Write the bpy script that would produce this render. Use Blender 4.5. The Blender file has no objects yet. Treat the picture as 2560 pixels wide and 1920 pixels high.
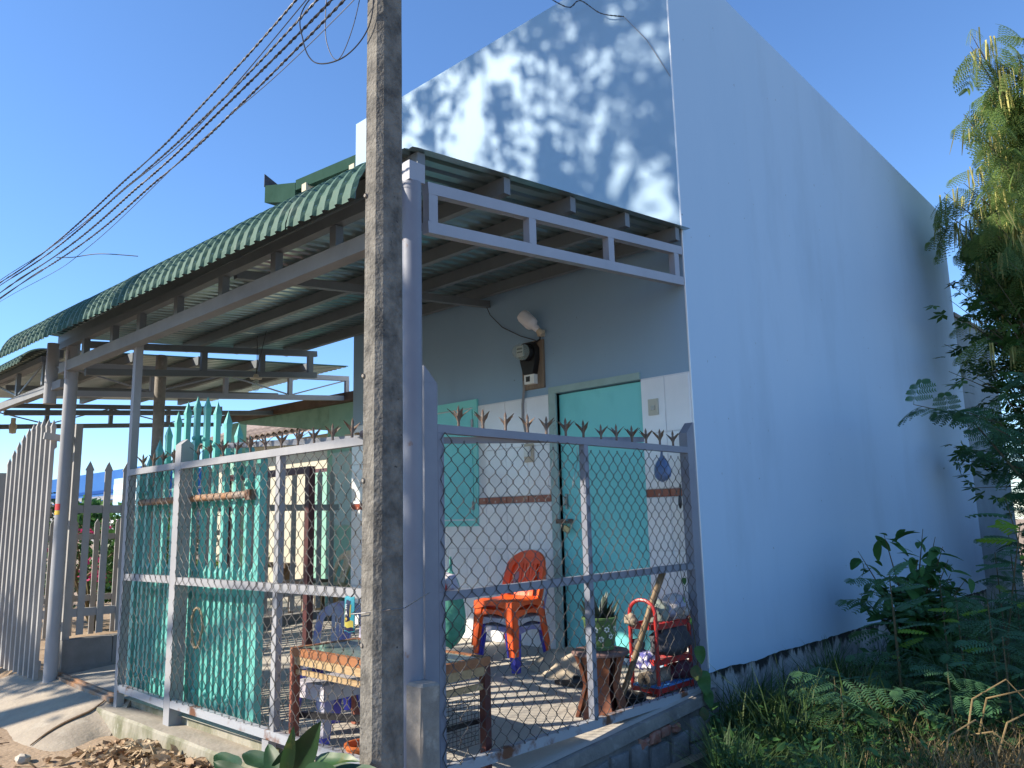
import bpy, math, random
from mathutils import Vector, Matrix, noise
R = random.Random(7)
PI = math.pi
rad = math.radians
SC = bpy.context.scene
COL = SC.collection

# ------------------------------------------------------------------ camera
cam_d = bpy.data.cameras.new('camera')
cam = bpy.data.objects.new('camera', cam_d)
COL.objects.link(cam)
cam_d.sensor_width = 36.0
cam_d.lens = 27.851
cam_d.clip_start = 0.05
cam_d.clip_end = 2000
cam.matrix_world = Matrix(((0.72314488, 0.13278761, 0.67781188, 2.93325511),
                           (0.69029591, -0.10553215, -0.71578944, -4.97331164),
                           (-0.02351702, 0.98551023, -0.16797777, 1.03),
                           (0, 0, 0, 1)))
SC.camera = cam
SC.render.resolution_x = 1024
SC.render.resolution_y = 768

# ------------------------------------------------------------------ light
SUN_EL, SUN_AZ = 32.9, 38.0          # rays travel towards +Y turned SUN_AZ degrees to +X
sdir = Vector((math.sin(rad(SUN_AZ)) * math.cos(rad(SUN_EL)), math.cos(rad(SUN_AZ)) * math.cos(rad(SUN_EL)), -math.sin(rad(SUN_EL))))
world = bpy.data.worlds.new('World')
SC.world = world
world.use_nodes = True
wn = world.node_tree
wn.nodes.clear()
wo = wn.nodes.new('ShaderNodeOutputWorld')
wb = wn.nodes.new('ShaderNodeBackground')
sky = wn.nodes.new('ShaderNodeTexSky')
sky.sky_type = 'NISHITA'
sky.sun_disc = False
sky.sun_elevation = rad(SUN_EL)
sky.sun_rotation = math.atan2(-sdir.x, -sdir.y)
sky.air_density = 1.0
sky.dust_density = 0.0
sky.ozone_density = 8.0
wb.inputs['Strength'].default_value = 0.118
wn.links.new(sky.outputs[0], wb.inputs['Color'])
wn.links.new(wb.outputs[0], wo.inputs['Surface'])
sun_d = bpy.data.lights.new('sun', 'SUN')
sun_d.energy = 4.2
sun_d.angle = rad(0.53)
sun_d.color = (1.0, 0.89, 0.74)
sun = bpy.data.objects.new('sun', sun_d)
COL.objects.link(sun)
sun.location = (-12, -16, 14)
sun.rotation_euler = sdir.to_track_quat('-Z', 'Y').to_euler()
SC.view_settings.view_transform = 'Standard'
SC.view_settings.look = 'None'
SC.view_settings.gamma = 1.0
SC.view_settings.use_curve_mapping = False
SC.view_settings.exposure = 1.12
SC.cycles.max_bounces = 7
SC.cycles.diffuse_bounces = 4
SC.cycles.transparent_max_bounces = 8

# ------------------------------------------------------------------ mesh helper
class MB:
    def __init__(s): s.v = []; s.f = []; s.m = []; s.mi = 0
    def add(s, vs, fs):
        o = len(s.v); s.v.extend([tuple(v) for v in vs])
        for f in fs: s.f.append(tuple(i + o for i in f)); s.m.append(s.mi)
        return s
    def box(s, a, b, M=None):
        x0, y0, z0 = (min(a[i], b[i]) for i in range(3)); x1, y1, z1 = (max(a[i], b[i]) for i in range(3))
        vs = [Vector(p) for p in ((x0,y0,z0),(x1,y0,z0),(x1,y1,z0),(x0,y1,z0),(x0,y0,z1),(x1,y0,z1),(x1,y1,z1),(x0,y1,z1))]
        if M: vs = [M @ v for v in vs]
        return s.add(vs, [(0,3,2,1),(4,5,6,7),(0,1,5,4),(1,2,6,5),(2,3,7,6),(3,0,4,7)])
    def beam(s, p, q, w, h, up=(0,0,1), tw=None, th=None):
        p = Vector(p); q = Vector(q); d = (q - p).normalized(); u = Vector(up)
        if abs(d.dot(u)) > 0.98: u = Vector((0,1,0))
        r = d.cross(u).normalized(); u = r.cross(d).normalized()
        tw = w if tw is None else tw; th = h if th is None else th
        vs = []
        for c, ww, hh in ((p, w, h), (q, tw, th)):
            for a, b in ((-1,-1),(1,-1),(1,1),(-1,1)): vs.append(c + r * a * ww / 2 + u * b * hh / 2)
        return s.add(vs, [(0,1,2,3),(7,6,5,4),(0,4,5,1),(1,5,6,2),(2,6,7,3),(3,7,4,0)])
    def tube(s, pts, r, n=6, cap=True, closed=False):
        pts = [Vector(p) for p in pts]; k = len(pts)
        rs = r if isinstance(r, (list, tuple)) else [r] * k
        vs = []; up = None
        for i in range(k):
            if closed: d = pts[(i+1) % k] - pts[i-1]
            else: d = pts[min(i+1, k-1)] - pts[max(i-1, 0)]
            d = d.normalized() if d.length > 1e-9 else Vector((0,0,1))
            if up is None:
                up = Vector((0,0,1)) if abs(d.z) < 0.9 else Vector((0,1,0))
            a = d.cross(up)
            if a.length < 1e-6: a = d.cross(Vector((1,0,0)))
            a.normalize(); b = a.cross(d); up = b
            for j in range(n):
                t = 2 * PI * j / n
                vs.append(pts[i] + a * math.cos(t) * rs[i] + b * math.sin(t) * rs[i])
        fs = []
        for i in range(k if closed else k - 1):
            for j in range(n):
                a0 = i * n + j; a1 = i * n + (j+1) % n; b0 = ((i+1) % k) * n + j; b1 = ((i+1) % k) * n + (j+1) % n
                fs.append((a0, a1, b1, b0))
        if cap and not closed: fs.append(tuple(range(n))[::-1]); fs.append(tuple((k-1)*n + j for j in range(n)))
        return s.add(vs, fs)
    def lathe(s, prof, n=20, c=(0,0,0), M=None):
        vs = []; fs = []
        for r, z in prof:
            for j in range(n):
                v = Vector((r * math.cos(2*PI*j/n) + c[0], r * math.sin(2*PI*j/n) + c[1], z + c[2])); vs.append(M @ v if M else v)
        for i in range(len(prof) - 1):
            for j in range(n):
                a = i*n + j; b = i*n + (j+1) % n
                fs.append((a, b, b + n, a + n))
        if prof[0][0] > 1e-6: fs.append(tuple(range(n))[::-1])
        if prof[-1][0] > 1e-6: fs.append(tuple((len(prof)-1)*n + j for j in range(n)))
        return s.add(vs, fs)
    def prism(s, poly, ext):
        k = len(poly); e = Vector(ext)
        vs = [Vector(p) for p in poly] + [Vector(p) + e for p in poly]
        fs = [tuple(range(k))[::-1], tuple(range(k, 2*k))]
        for i in range(k): fs.append((i, (i+1) % k, (i+1) % k + k, i + k))
        return s.add(vs, fs)
    def grid(s, f, nu, nv):
        vs = [f(i / nu, j / nv) for i in range(nu+1) for j in range(nv+1)]
        fs = [(i*(nv+1)+j, (i+1)*(nv+1)+j, (i+1)*(nv+1)+j+1, i*(nv+1)+j+1) for i in range(nu) for j in range(nv)]
        return s.add(vs, fs)
    def ball(s, c, r, n=10, m=7, sq=(1,1,1), nz=0, seed=0):
        c = Vector(c)
        def f(u, v):
            a = 2*PI*u; b = PI*v
            d = Vector((math.cos(a)*math.sin(b), math.sin(a)*math.sin(b), math.cos(b)))
            k = 1 + nz * noise.noise(d * 1.7 + Vector((seed, seed*2, 0)))
            return c + Vector((d.x*sq[0], d.y*sq[1], d.z*sq[2])) * r * k
        return s.grid(f, n, m)

def link(o):
    COL.objects.link(o); return o
def mesh_of(name, mb, mats, smooth=False, off=None):
    me = bpy.data.meshes.new(name)
    vs = mb.v if off is None else [(v[0]-off[0], v[1]-off[1], v[2]-off[2]) for v in mb.v]
    me.from_pydata(vs, [], mb.f)
    if not isinstance(mats, (list, tuple)): mats = [mats]
    for m in mats: me.materials.append(m)
    if len(mats) > 1: me.polygons.foreach_set('material_index', mb.m)
    me.update()
    if smooth:
        me.polygons.foreach_set('use_smooth', [True] * len(me.polygons))
        try: me.set_sharp_from_angle(angle=rad(40))
        except Exception: pass
    return me
def tag(o, label=None, cat=None, group=None, kind=None):
    if label: o['label'] = label
    if cat: o['category'] = cat
    if group: o['group'] = group
    if kind: o['kind'] = kind
    return o
def thing(name, label, cat, loc=(0,0,0), group=None, rz=0):
    o = bpy.data.objects.new(name, None); o.empty_display_size = 0.1
    o.location = loc; o.rotation_euler = (0, 0, rz)
    link(o); return tag(o, label, cat, group)
def wloc(o):
    v = Vector((0,0,0))
    while o: v = v + o.location; o = o.parent
    return v
def part(name, mb, mats, parent, smooth=False, label=None, kind=None, local=False):
    off = None if local else wloc(parent)
    o = bpy.data.objects.new(name, mesh_of(name, mb, mats, smooth, off)); link(o); o.parent = parent
    if label: o['label'] = label
    if kind: o['kind'] = kind
    return o
def inst(name, me, parent, M=None, kind=None):
    o = bpy.data.objects.new(name, me); link(o); o.parent = parent
    if M is not None: o.matrix_local = M
    if kind: o['kind'] = kind
    return o
def solo(name, mb, mats, label, cat, group=None, smooth=False, kind=None, loc=None):
    if loc is None:
        n = max(1, len(mb.v)); loc = (sum(v[0] for v in mb.v)/n, sum(v[1] for v in mb.v)/n, min((v[2] for v in mb.v), default=0))
    o = bpy.data.objects.new(name, mesh_of(name, mb, mats, smooth, loc)); o.location = loc; link(o)
    return tag(o, label, cat, group, kind)
def struct(name, mb, mats, smooth=False):
    o = bpy.data.objects.new(name, mesh_of(name, mb, mats, smooth)); link(o); o['kind'] = 'structure'; return o
def dup(root, loc, rz=None, label=None, scale=None):
    r = root.copy(); link(r); r.location = loc
    if rz is not None: r.rotation_euler = (0, 0, rz)
    if scale: r.scale = (scale,)*3
    if label: r['label'] = label
    for ch in root.children:
        c = ch.copy(); link(c); c.parent = r
        for g in ch.children:
            d = g.copy(); link(d); d.parent = c
    return r

# ------------------------------------------------------------------ materials
def nd(t, ty, **kw):
    n = t.nodes.new(ty)
    for k, v in kw.items(): setattr(n, k, v)
    return n
def mat(name, col, rough=0.6, metal=0.0, col2=None, scale=4.0, lo=0.4, hi=0.65, bump=0.0, bscale=40.0, detail=6.0,
        spots=None, sscale=6.0, slo=0.62, shi=0.7, stretch=(1,1,1), trans=0.0, spec=0.5, sheen=0, alpha=1.0, randv=0.0, rough2=None):
    m = bpy.data.materials.new(name); m.use_nodes = True
    t = m.node_tree; b = t.nodes['Principled BSDF']; out = t.nodes['Material Output']
    b.inputs['Roughness'].default_value = rough; b.inputs['Metallic'].default_value = metal
    b.inputs['Specular IOR Level'].default_value = spec
    tc = nd(t, 'ShaderNodeTexCoord'); mp = nd(t, 'ShaderNodeMapping')
    mp.inputs['Scale'].default_value = stretch
    t.links.new(tc.outputs['Object'], mp.inputs[0])
    vec = mp.outputs[0]
    cur = None
    if randv:
        oi = nd(t, 'ShaderNodeObjectInfo'); mr = nd(t, 'ShaderNodeMapRange')
        mr.inputs[3].default_value = 1 - randv; mr.inputs[4].default_value = 1 + randv
        t.links.new(oi.outputs['Random'], mr.inputs[0])
    def ramp(sc, a, b_, det=detail):
        n = nd(t, 'ShaderNodeTexNoise'); n.inputs['Scale'].default_value = sc; n.inputs['Detail'].default_value = det
        n.inputs['Roughness'].default_value = 0.62
        t.links.new(vec, n.inputs['Vector'])
        r = nd(t, 'ShaderNodeMapRange'); r.inputs[1].default_value = a; r.inputs[2].default_value = b_
        t.links.new(n.outputs[0], r.inputs[0]); return r.outputs[0]
    def mix(f, a, c):
        x = nd(t, 'ShaderNodeMix', data_type='RGBA'); t.links.new(f, x.inputs[0])
        if hasattr(a, 'links'): t.links.new(a, x.inputs[6])
        else: x.inputs[6].default_value = (*a, 1)
        x.inputs[7].default_value = (*c, 1); return x.outputs[2]
    cur = tuple(col)
    if col2:
        f = ramp(scale, lo, hi); cur = mix(f, cur, col2)
        if rough2 is not None:
            rr = nd(t, 'ShaderNodeMapRange'); rr.inputs[3].default_value = rough; rr.inputs[4].default_value = rough2
            t.links.new(f, rr.inputs[0]); t.links.new(rr.outputs[0], b.inputs['Roughness'])
    if spots:
        f2 = ramp(sscale, slo, shi); cur = mix(f2, cur, spots)
    if hasattr(cur, 'links'):
        src = cur
    else:
        rgb = nd(t, 'ShaderNodeRGB'); rgb.outputs[0].default_value = (*cur, 1); src = rgb.outputs[0]
    if randv:
        hs = nd(t, 'ShaderNodeHueSaturation'); t.links.new(mr.outputs[0], hs.inputs['Value']); t.links.new(src, hs.inputs['Color']); src = hs.outputs[0]
    t.links.new(src, b.inputs['Base Color'])
    if bump:
        n = nd(t, 'ShaderNodeTexNoise'); n.inputs['Scale'].default_value = bscale; n.inputs['Detail'].default_value = 5
        t.links.new(vec, n.inputs['Vector'])
        bp = nd(t, 'ShaderNodeBump'); bp.inputs['Strength'].default_value = bump; bp.inputs['Distance'].default_value = 0.01
        t.links.new(n.outputs[0], bp.inputs['Height']); t.links.new(bp.outputs[0], b.inputs['Normal'])
    if trans:
        tr = nd(t, 'ShaderNodeBsdfTranslucent'); t.links.new(src, tr.inputs[0])
        ms = nd(t, 'ShaderNodeMixShader'); ms.inputs[0].default_value = trans
        t.links.new(b.outputs[0], ms.inputs[1]); t.links.new(tr.outputs[0], ms.inputs[2]); t.links.new(ms.outputs[0], out.inputs[0])
    if alpha < 1: b.inputs['Alpha'].default_value = alpha
    return m

M = {}
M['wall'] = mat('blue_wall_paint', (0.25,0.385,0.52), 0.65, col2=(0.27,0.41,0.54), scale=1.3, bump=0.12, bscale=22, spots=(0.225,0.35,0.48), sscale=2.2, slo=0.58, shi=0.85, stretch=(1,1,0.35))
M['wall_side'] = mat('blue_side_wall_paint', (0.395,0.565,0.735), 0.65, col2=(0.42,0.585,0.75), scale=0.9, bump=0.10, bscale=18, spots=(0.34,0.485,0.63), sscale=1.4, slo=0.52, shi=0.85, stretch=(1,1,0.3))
def specks(m, c, sc=26, a=.735, b_=.76):
    t = m.node_tree; b = t.nodes['Principled BSDF']; src = b.inputs['Base Color'].links[0].from_socket
    tc = nd(t,'ShaderNodeTexCoord'); mp = nd(t,'ShaderNodeMapping'); mp.inputs['Scale'].default_value = (1,1,.6); t.links.new(tc.outputs['Object'], mp.inputs[0])
    n = nd(t,'ShaderNodeTexNoise'); n.inputs['Scale'].default_value = sc; n.inputs['Detail'].default_value = 3; t.links.new(mp.outputs[0], n.inputs['Vector'])
    r = nd(t,'ShaderNodeMapRange'); r.inputs[1].default_value = a; r.inputs[2].default_value = b_; t.links.new(n.outputs[0], r.inputs[0])
    x = nd(t,'ShaderNodeMix', data_type='RGBA'); t.links.new(r.outputs[0], x.inputs[0]); t.links.new(src, x.inputs[6]); x.inputs[7].default_value = (*c,1); t.links.new(x.outputs[2], b.inputs['Base Color'])
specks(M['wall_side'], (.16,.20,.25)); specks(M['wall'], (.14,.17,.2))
M['foundation'] = mat('stained_foundation', (0.38,0.385,0.38), 0.92, col2=(0.17,0.17,0.165), scale=4.0, lo=0.42, hi=0.62, bump=0.6, bscale=35, spots=(0.47,0.475,0.47), sscale=9, slo=0.55, shi=0.7)
def mould(m):
    t = m.node_tree; b = t.nodes['Principled BSDF']; src = b.inputs['Base Color'].links[0].from_socket
    tc = nd(t,'ShaderNodeTexCoord'); sp = nd(t,'ShaderNodeSeparateXYZ'); t.links.new(tc.outputs['Object'], sp.inputs[0])
    mp = nd(t,'ShaderNodeMapping'); mp.inputs['Scale'].default_value = (1,1.0,.32); t.links.new(tc.outputs['Object'], mp.inputs[0])
    n = nd(t,'ShaderNodeTexNoise'); n.inputs['Scale'].default_value = 9; n.inputs['Detail'].default_value = 8; n.inputs['Roughness'].default_value = .7; t.links.new(mp.outputs[0], n.inputs['Vector'])
    a = nd(t,'ShaderNodeMath', operation='MULTIPLY_ADD'); a.inputs[1].default_value = 2.2; a.inputs[2].default_value = 0.34; t.links.new(sp.outputs[2], a.inputs[0])
    c = nd(t,'ShaderNodeMath', operation='ADD'); t.links.new(a.outputs[0], c.inputs[0]); t.links.new(n.outputs[0], c.inputs[1])
    r = nd(t,'ShaderNodeMapRange'); r.inputs[1].default_value = .62; r.inputs[2].default_value = .70; t.links.new(c.outputs[0], r.inputs[0])
    x = nd(t,'ShaderNodeMix', data_type='RGBA'); t.links.new(r.outputs[0], x.inputs[0]); t.links.new(src, x.inputs[6]); x.inputs[7].default_value = (.016,.018,.018,1); t.links.new(x.outputs[2], b.inputs['Base Color'])
mould(M['foundation'])
M['tile'] = mat('white_glazed_tile', (0.84,0.855,0.86), 0.16, col2=(0.77,0.79,0.80), scale=2.0, bump=0.02, bscale=6, randv=0.03, spots=(0.62,0.64,0.65), sscale=3, slo=0.66, shi=0.8)
M['grout'] = mat('grey_grout', (0.72,0.73,0.74), 0.8)
M['red_tile'] = mat('red_brown_tile', (0.25,0.055,0.028), 0.22, col2=(0.31,0.08,0.04), scale=8, spots=(0.5,0.42,0.38), sscale=14, slo=0.66, shi=0.72)
M['teal'] = mat('teal_door_paint', (0.19,0.68,0.68), 0.42, col2=(0.21,0.71,0.705), scale=2.0, bump=0.05, bscale=30, spots=(0.13,0.54,0.55), sscale=3.0, slo=0.55, shi=0.8, stretch=(1,1,0.4))
M['frame_teal'] = mat('lighter_teal_paint', (0.22,0.70,0.64), 0.45, col2=(0.20,0.65,0.60), scale=4)
M['teal_metal'] = mat('teal_gate_paint', (0.12,0.43,0.375), 0.45, col2=(0.14,0.46,0.405), scale=3.0, bump=0.05, bscale=40, spots=(0.26,0.17,0.09), sscale=7, slo=0.70, shi=0.76)
M['frame_paint'] = mat('mint_frame_paint', (0.33,0.48,0.46), 0.5, col2=(0.28,0.41,0.39), scale=6, bump=0.2, bscale=30, spots=(0.16,0.19,0.17), sscale=9, slo=0.63, shi=0.74)
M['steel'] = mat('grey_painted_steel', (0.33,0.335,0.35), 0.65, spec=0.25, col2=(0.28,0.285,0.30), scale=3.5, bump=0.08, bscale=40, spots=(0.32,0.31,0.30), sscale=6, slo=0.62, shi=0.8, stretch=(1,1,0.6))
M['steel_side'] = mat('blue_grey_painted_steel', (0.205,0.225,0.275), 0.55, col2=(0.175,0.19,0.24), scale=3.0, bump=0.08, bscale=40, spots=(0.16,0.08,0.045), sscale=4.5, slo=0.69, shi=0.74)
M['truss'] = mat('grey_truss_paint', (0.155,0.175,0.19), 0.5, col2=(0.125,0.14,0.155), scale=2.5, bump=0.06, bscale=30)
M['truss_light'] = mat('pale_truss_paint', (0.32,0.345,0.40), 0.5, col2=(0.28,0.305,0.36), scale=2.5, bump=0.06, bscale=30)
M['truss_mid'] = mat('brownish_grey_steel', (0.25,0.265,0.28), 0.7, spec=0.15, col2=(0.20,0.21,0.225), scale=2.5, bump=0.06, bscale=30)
M['rust'] = mat('rusty_iron', (0.20,0.165,0.135), 0.8, col2=(0.13,0.055,0.025), scale=22, lo=0.42, hi=0.6, bump=0.4, bscale=90, randv=0.15)
M['rust_rail'] = mat('rusted_grey_rail', (0.34,0.36,0.39), 0.6, col2=(0.14,0.055,0.025), scale=5.0, lo=0.54, hi=0.64, bump=0.2, bscale=60)
M['rust_pipe'] = mat('rusty_brown_pipe', (0.33,0.17,0.08), 0.75, col2=(0.25,0.22,0.19), scale=6, bump=0.2, bscale=60)
M['wire'] = mat('galvanised_wire', (0.125,0.12,0.115), 0.6, metal=0.15, col2=(0.06,0.055,0.05), scale=6, spec=0.3)
M['roof'] = mat('green_roof_sheet', (0.05,0.11,0.088), 0.65, col2=(0.065,0.13,0.105), spec=0.18, scale=2.0, bump=0.04, bscale=12, spots=(0.16,0.19,0.16), sscale=3.0, slo=0.56, shi=0.8)
M['roof_under'] = mat('galvanised_roof_underside', (0.30,0.39,0.40), 0.28, metal=0.8, col2=(0.22,0.30,0.31), scale=3.0, bump=0.03, bscale=10)
M['concrete'] = mat('weathered_concrete', (0.27,0.25,0.22), 0.92, col2=(0.15,0.14,0.13), scale=6, lo=0.4, hi=0.7, bump=0.5, bscale=45, spots=(0.37,0.35,0.31), sscale=11, slo=0.56, shi=0.72)
M['pole'] = mat('pole_concrete', (0.20,0.188,0.165), 0.95, col2=(0.075,0.072,0.066), scale=13.0, lo=0.40, hi=0.66, bump=1.0, bscale=70, spots=(0.03,0.03,0.03), sscale=60, slo=0.66, shi=0.70, stretch=(1,1,0.85))
M['ramp'] = mat('ramp_concrete', (0.40,0.345,0.27), 0.92, col2=(0.31,0.265,0.21), scale=2.2, bump=0.5, bscale=30, spots=(0.42,0.38,0.31), sscale=6, slo=0.55, shi=0.75)
M['floor'] = mat('patio_concrete', (0.49,0.455,0.395), 0.8, col2=(0.37,0.345,0.30), scale=2.0, lo=0.38, hi=0.68, bump=0.3, bscale=28, spots=(0.48,0.44,0.37), sscale=5, slo=0.6, shi=0.75)
M['kerb'] = mat('mossy_kerb', (0.36,0.32,0.26), 0.92, col2=(0.26,0.235,0.19), scale=3.0, bump=0.5, bscale=30)
M['kerb_face'] = mat('mossy_kerb_face', (0.33,0.31,0.25), 0.95, col2=(0.13,0.135,0.075), scale=4.5, lo=0.40, hi=0.62, bump=0.7, bscale=30, spots=(0.42,0.41,0.36), sscale=9, slo=0.6, shi=0.72, stretch=(1,1,0.5))
M['dirt'] = mat('brown_dirt', (0.30,0.215,0.14), 0.97, col2=(0.39,0.29,0.195), scale=3.0, bump=0.9, bscale=30, spots=(0.13,0.09,0.055), sscale=12, slo=0.6, shi=0.72)
M['soil_dark'] = mat('weedy_soil', (0.07,0.055,0.035), 0.97, col2=(0.03,0.035,0.018), scale=4, bump=0.9, bscale=20)
M['stone'] = mat('plinth_stone', (0.235,0.23,0.22), 0.93, col2=(0.14,0.135,0.13), scale=8, bump=0.7, bscale=40, randv=0.18, spots=(0.32,0.315,0.30), sscale=16, slo=0.58, shi=0.7)
M['mortar'] = mat('plinth_mortar', (0.22,0.205,0.185), 0.95, col2=(0.08,0.075,0.07), scale=5, bump=0.7, bscale=40)
M['brick'] = mat('old_red_brick', (0.30,0.11,0.07), 0.92, col2=(0.38,0.25,0.19), scale=14, bump=0.6, bscale=50, randv=0.15)
M['wood'] = mat('red_brown_wood', (0.24,0.085,0.04), 0.55, col2=(0.15,0.05,0.025), scale=6, bump=0.1, bscale=50, stretch=(1,1,4))
M['wood_pale'] = mat('pale_wood', (0.47,0.33,0.17), 0.65, col2=(0.36,0.24,0.12), scale=9, bump=0.1, bscale=50, stretch=(0.5,5,5))
M['wood_board'] = mat('grey_brown_board', (0.24,0.185,0.135), 0.8, col2=(0.17,0.13,0.095), scale=9, bump=0.2, bscale=50, stretch=(4,4,0.5))
M['wood_brown'] = mat('brown_beam_wood', (0.13,0.085,0.055), 0.8, col2=(0.075,0.05,0.035), scale=5, bump=0.2, bscale=40)
M['maroon'] = mat('maroon_steel', (0.085,0.022,0.022), 0.5, col2=(0.06,0.016,0.016), scale=4)
M['dark_roof'] = mat('dark_green_roof', (0.022,0.055,0.042), 0.95, col2=(0.03,0.07,0.055), scale=2, spec=0.05)
M['table_edge'] = mat('varnished_table_edge', (0.36,0.15,0.06), 0.5, col2=(0.26,0.10,0.045), scale=7, stretch=(.6,4,4))
M['table_red'] = mat('red_oxide_steel', (0.30,0.10,0.06), 0.6, col2=(0.24,0.075,0.05), scale=5, bump=0.1, bscale=50)
M['glass_top'] = mat('green_glass_top', (0.17,0.22,0.17), 0.08, col2=(0.21,0.25,0.195), scale=3)
M['orange'] = mat('orange_plastic', (0.80,0.115,0.018), 0.42, col2=(0.70,0.095,0.015), scale=6, bump=0.05, bscale=60, spots=(0.50,0.17,0.08), sscale=9, slo=0.66, shi=0.8)
M['purple'] = mat('worn_purple_plastic', (0.17,0.16,0.40), 0.5, col2=(0.40,0.39,0.45), scale=6, lo=0.38, hi=0.55, bump=0.05, bscale=60)
M['blue_pl'] = mat('blue_plastic_leg', (0.045,0.05,0.40), 0.45, col2=(0.07,0.075,0.45), scale=5)
M['whitish'] = mat('dusty_white_plastic', (0.52,0.51,0.52), 0.6, col2=(0.36,0.34,0.40), scale=7)
M['pot'] = mat('green_pot_plastic', (0.105,0.185,0.065), 0.42, col2=(0.12,0.21,0.075), scale=5)
M['white'] = mat('white_print', (0.78,0.80,0.76), 0.5)
M['red_paint'] = mat('red_rack_paint', (0.38,0.025,0.025), 0.4, col2=(0.43,0.03,0.025), scale=5)
M['bamboo'] = mat('dry_bamboo', (0.22,0.145,0.07), 0.6, col2=(0.11,0.07,0.035), scale=9, bump=0.15, bscale=60, stretch=(3,3,0.6))
M['black'] = mat('black_plastic', (0.014,0.014,0.016), 0.4)
M['black_fabric'] = mat('dark_grey_cloth', (0.045,0.045,0.055), 0.9, col2=(0.075,0.075,0.085), scale=10, bump=0.5, bscale=60)
M['rubber'] = mat('dark_rubber', (0.035,0.032,0.03), 0.8, col2=(0.06,0.055,0.05), scale=20)
M['cloth_white'] = mat('faded_cloth', (0.50,0.48,0.48), 0.95, col2=(0.32,0.30,0.42), scale=9, lo=0.45, hi=0.6, bump=0.6, bscale=50)
M['cloth_green'] = mat('grey_green_cloth', (0.24,0.28,0.25), 0.95, col2=(0.17,0.20,0.18), scale=8, bump=0.5, bscale=50)
M['cloth_floral'] = mat('blue_floral_cloth', (0.10,0.10,0.32), 0.95, col2=(0.62,0.60,0.66), scale=24, lo=0.48, hi=0.56, bump=0.4, bscale=60)
M['mat_beige'] = mat('rolled_beige_mat', (0.33,0.27,0.20), 0.9, col2=(0.25,0.20,0.15), scale=9, bump=0.3, bscale=70)
M['sack'] = mat('beige_sack', (0.47,0.40,0.30), 0.95, col2=(0.38,0.32,0.24), scale=6, bump=0.3, bscale=60)
M['maroon_cloth'] = mat('maroon_cloth', (0.12,0.035,0.05), 0.95, col2=(0.09,0.03,0.04), scale=9, bump=0.5, bscale=50)
M['blue_tray'] = mat('blue_tray_plastic', (0.05,0.20,0.50), 0.4)
M['blue_bag'] = mat('blue_plastic_bag', (0.13,0.23,0.46), 0.3, col2=(0.22,0.33,0.55), scale=14, bump=0.6, bscale=25, trans=0.25)
M['green_net'] = mat('green_net_plastic', (0.09,0.34,0.27), 0.4, col2=(0.13,0.42,0.34), scale=14, bump=0.7, bscale=30, trans=0.35)
M['bulb'] = mat('white_bulb_plastic', (0.72,0.72,0.74), 0.35, spec=0.4)
M['socket'] = mat('cream_socket', (0.55,0.47,0.35), 0.5)
M['meter'] = mat('meter_black', (0.012,0.012,0.013), 0.35)
M['meter_dial'] = mat('meter_dial', (0.42,0.45,0.42), 0.4, col2=(0.36,0.39,0.36), scale=12)
M['glass'] = mat('meter_glass', (0.55,0.65,0.6), 0.05, alpha=0.28)
M['cable_g'] = mat('grey_cable', (0.27,0.26,0.255), 0.6)
M['cable_b'] = mat('black_cable', (0.012,0.012,0.016), 0.5)
M['cable_sky'] = mat('dusty_overhead_cable', (0.03,0.03,0.045), 0.55, col2=(0.07,0.07,0.08), scale=8)
M['brass'] = mat('brass', (0.45,0.36,0.20), 0.35, metal=0.8)
M['metal'] = mat('dull_metal', (0.35,0.35,0.34), 0.4, metal=0.8, col2=(0.22,0.2,0.18), scale=20)
M['switch'] = mat('yellowed_switch_plastic', (0.52,0.51,0.42), 0.45)
M['red_st'] = mat('red_sticker', (0.55,0.03,0.03), 0.5)
M['yel_st'] = mat('yellow_sticker', (0.70,0.45,0.04), 0.5)
M['teal_pk'] = mat('teal_packet_foil', (0.03,0.30,0.38), 0.3, col2=(0.06,0.38,0.44), scale=12, bump=0.5, bscale=30)
M['navy_pk'] = mat('navy_packet_print', (0.01,0.012,0.045), 0.35)
M['gold_pk'] = mat('gold_packet_print', (0.42,0.36,0.07), 0.35)
M['lime'] = mat('lime_print', (0.42,0.55,0.04), 0.4)
M['royal'] = mat('royal_blue_print', (0.02,0.07,0.42), 0.4)
M['orange_pot'] = mat('terracotta_plastic', (0.55,0.14,0.03), 0.5)
M['mint'] = mat('mint_wall_paint', (0.26,0.50,0.40), 0.8, col2=(0.21,0.42,0.33), scale=2.2, bump=0.2, bscale=20, spots=(0.13,0.25,0.20), sscale=3, slo=0.6, shi=0.8)
M['mint_d'] = mat('faded_mint_paint', (0.24,0.43,0.33), 0.85, col2=(0.13,0.25,0.19), scale=3.2, lo=0.45, hi=0.7, bump=0.3, bscale=20)
M['cream'] = mat('cream_wall', (0.55,0.52,0.40), 0.85, col2=(0.46,0.43,0.33), scale=2.2, bump=0.2, bscale=20)
M['whitewall'] = mat('white_render', (0.74,0.73,0.70), 0.85, col2=(0.64,0.63,0.60), scale=1.6, bump=0.2, bscale=15, stretch=(1,1,0.3))
M['old_tile'] = mat('old_clay_roof_tile', (0.28,0.22,0.18), 0.9, col2=(0.16,0.12,0.10), scale=9, bump=0.4, bscale=30, randv=0.2)
M['blue_bld'] = mat('blue_metal_cladding', (0.045,0.135,0.36), 0.95, col2=(0.05,0.15,0.38), scale=0.5, spec=0.05)
M['blue_bld2'] = mat('darker_blue_band', (0.02,0.075,0.26), 0.95, spec=0.05)
M['grey_bld'] = mat('grey_shed_wall', (0.28,0.29,0.30), 0.8, col2=(0.22,0.23,0.24), scale=0.6)
M['stripe'] = mat('pale_blue_awning', (0.35,0.60,0.75), 0.6)
M['yellow_ch'] = mat('cream_plastic', (0.62,0.48,0.27), 0.5)
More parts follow.
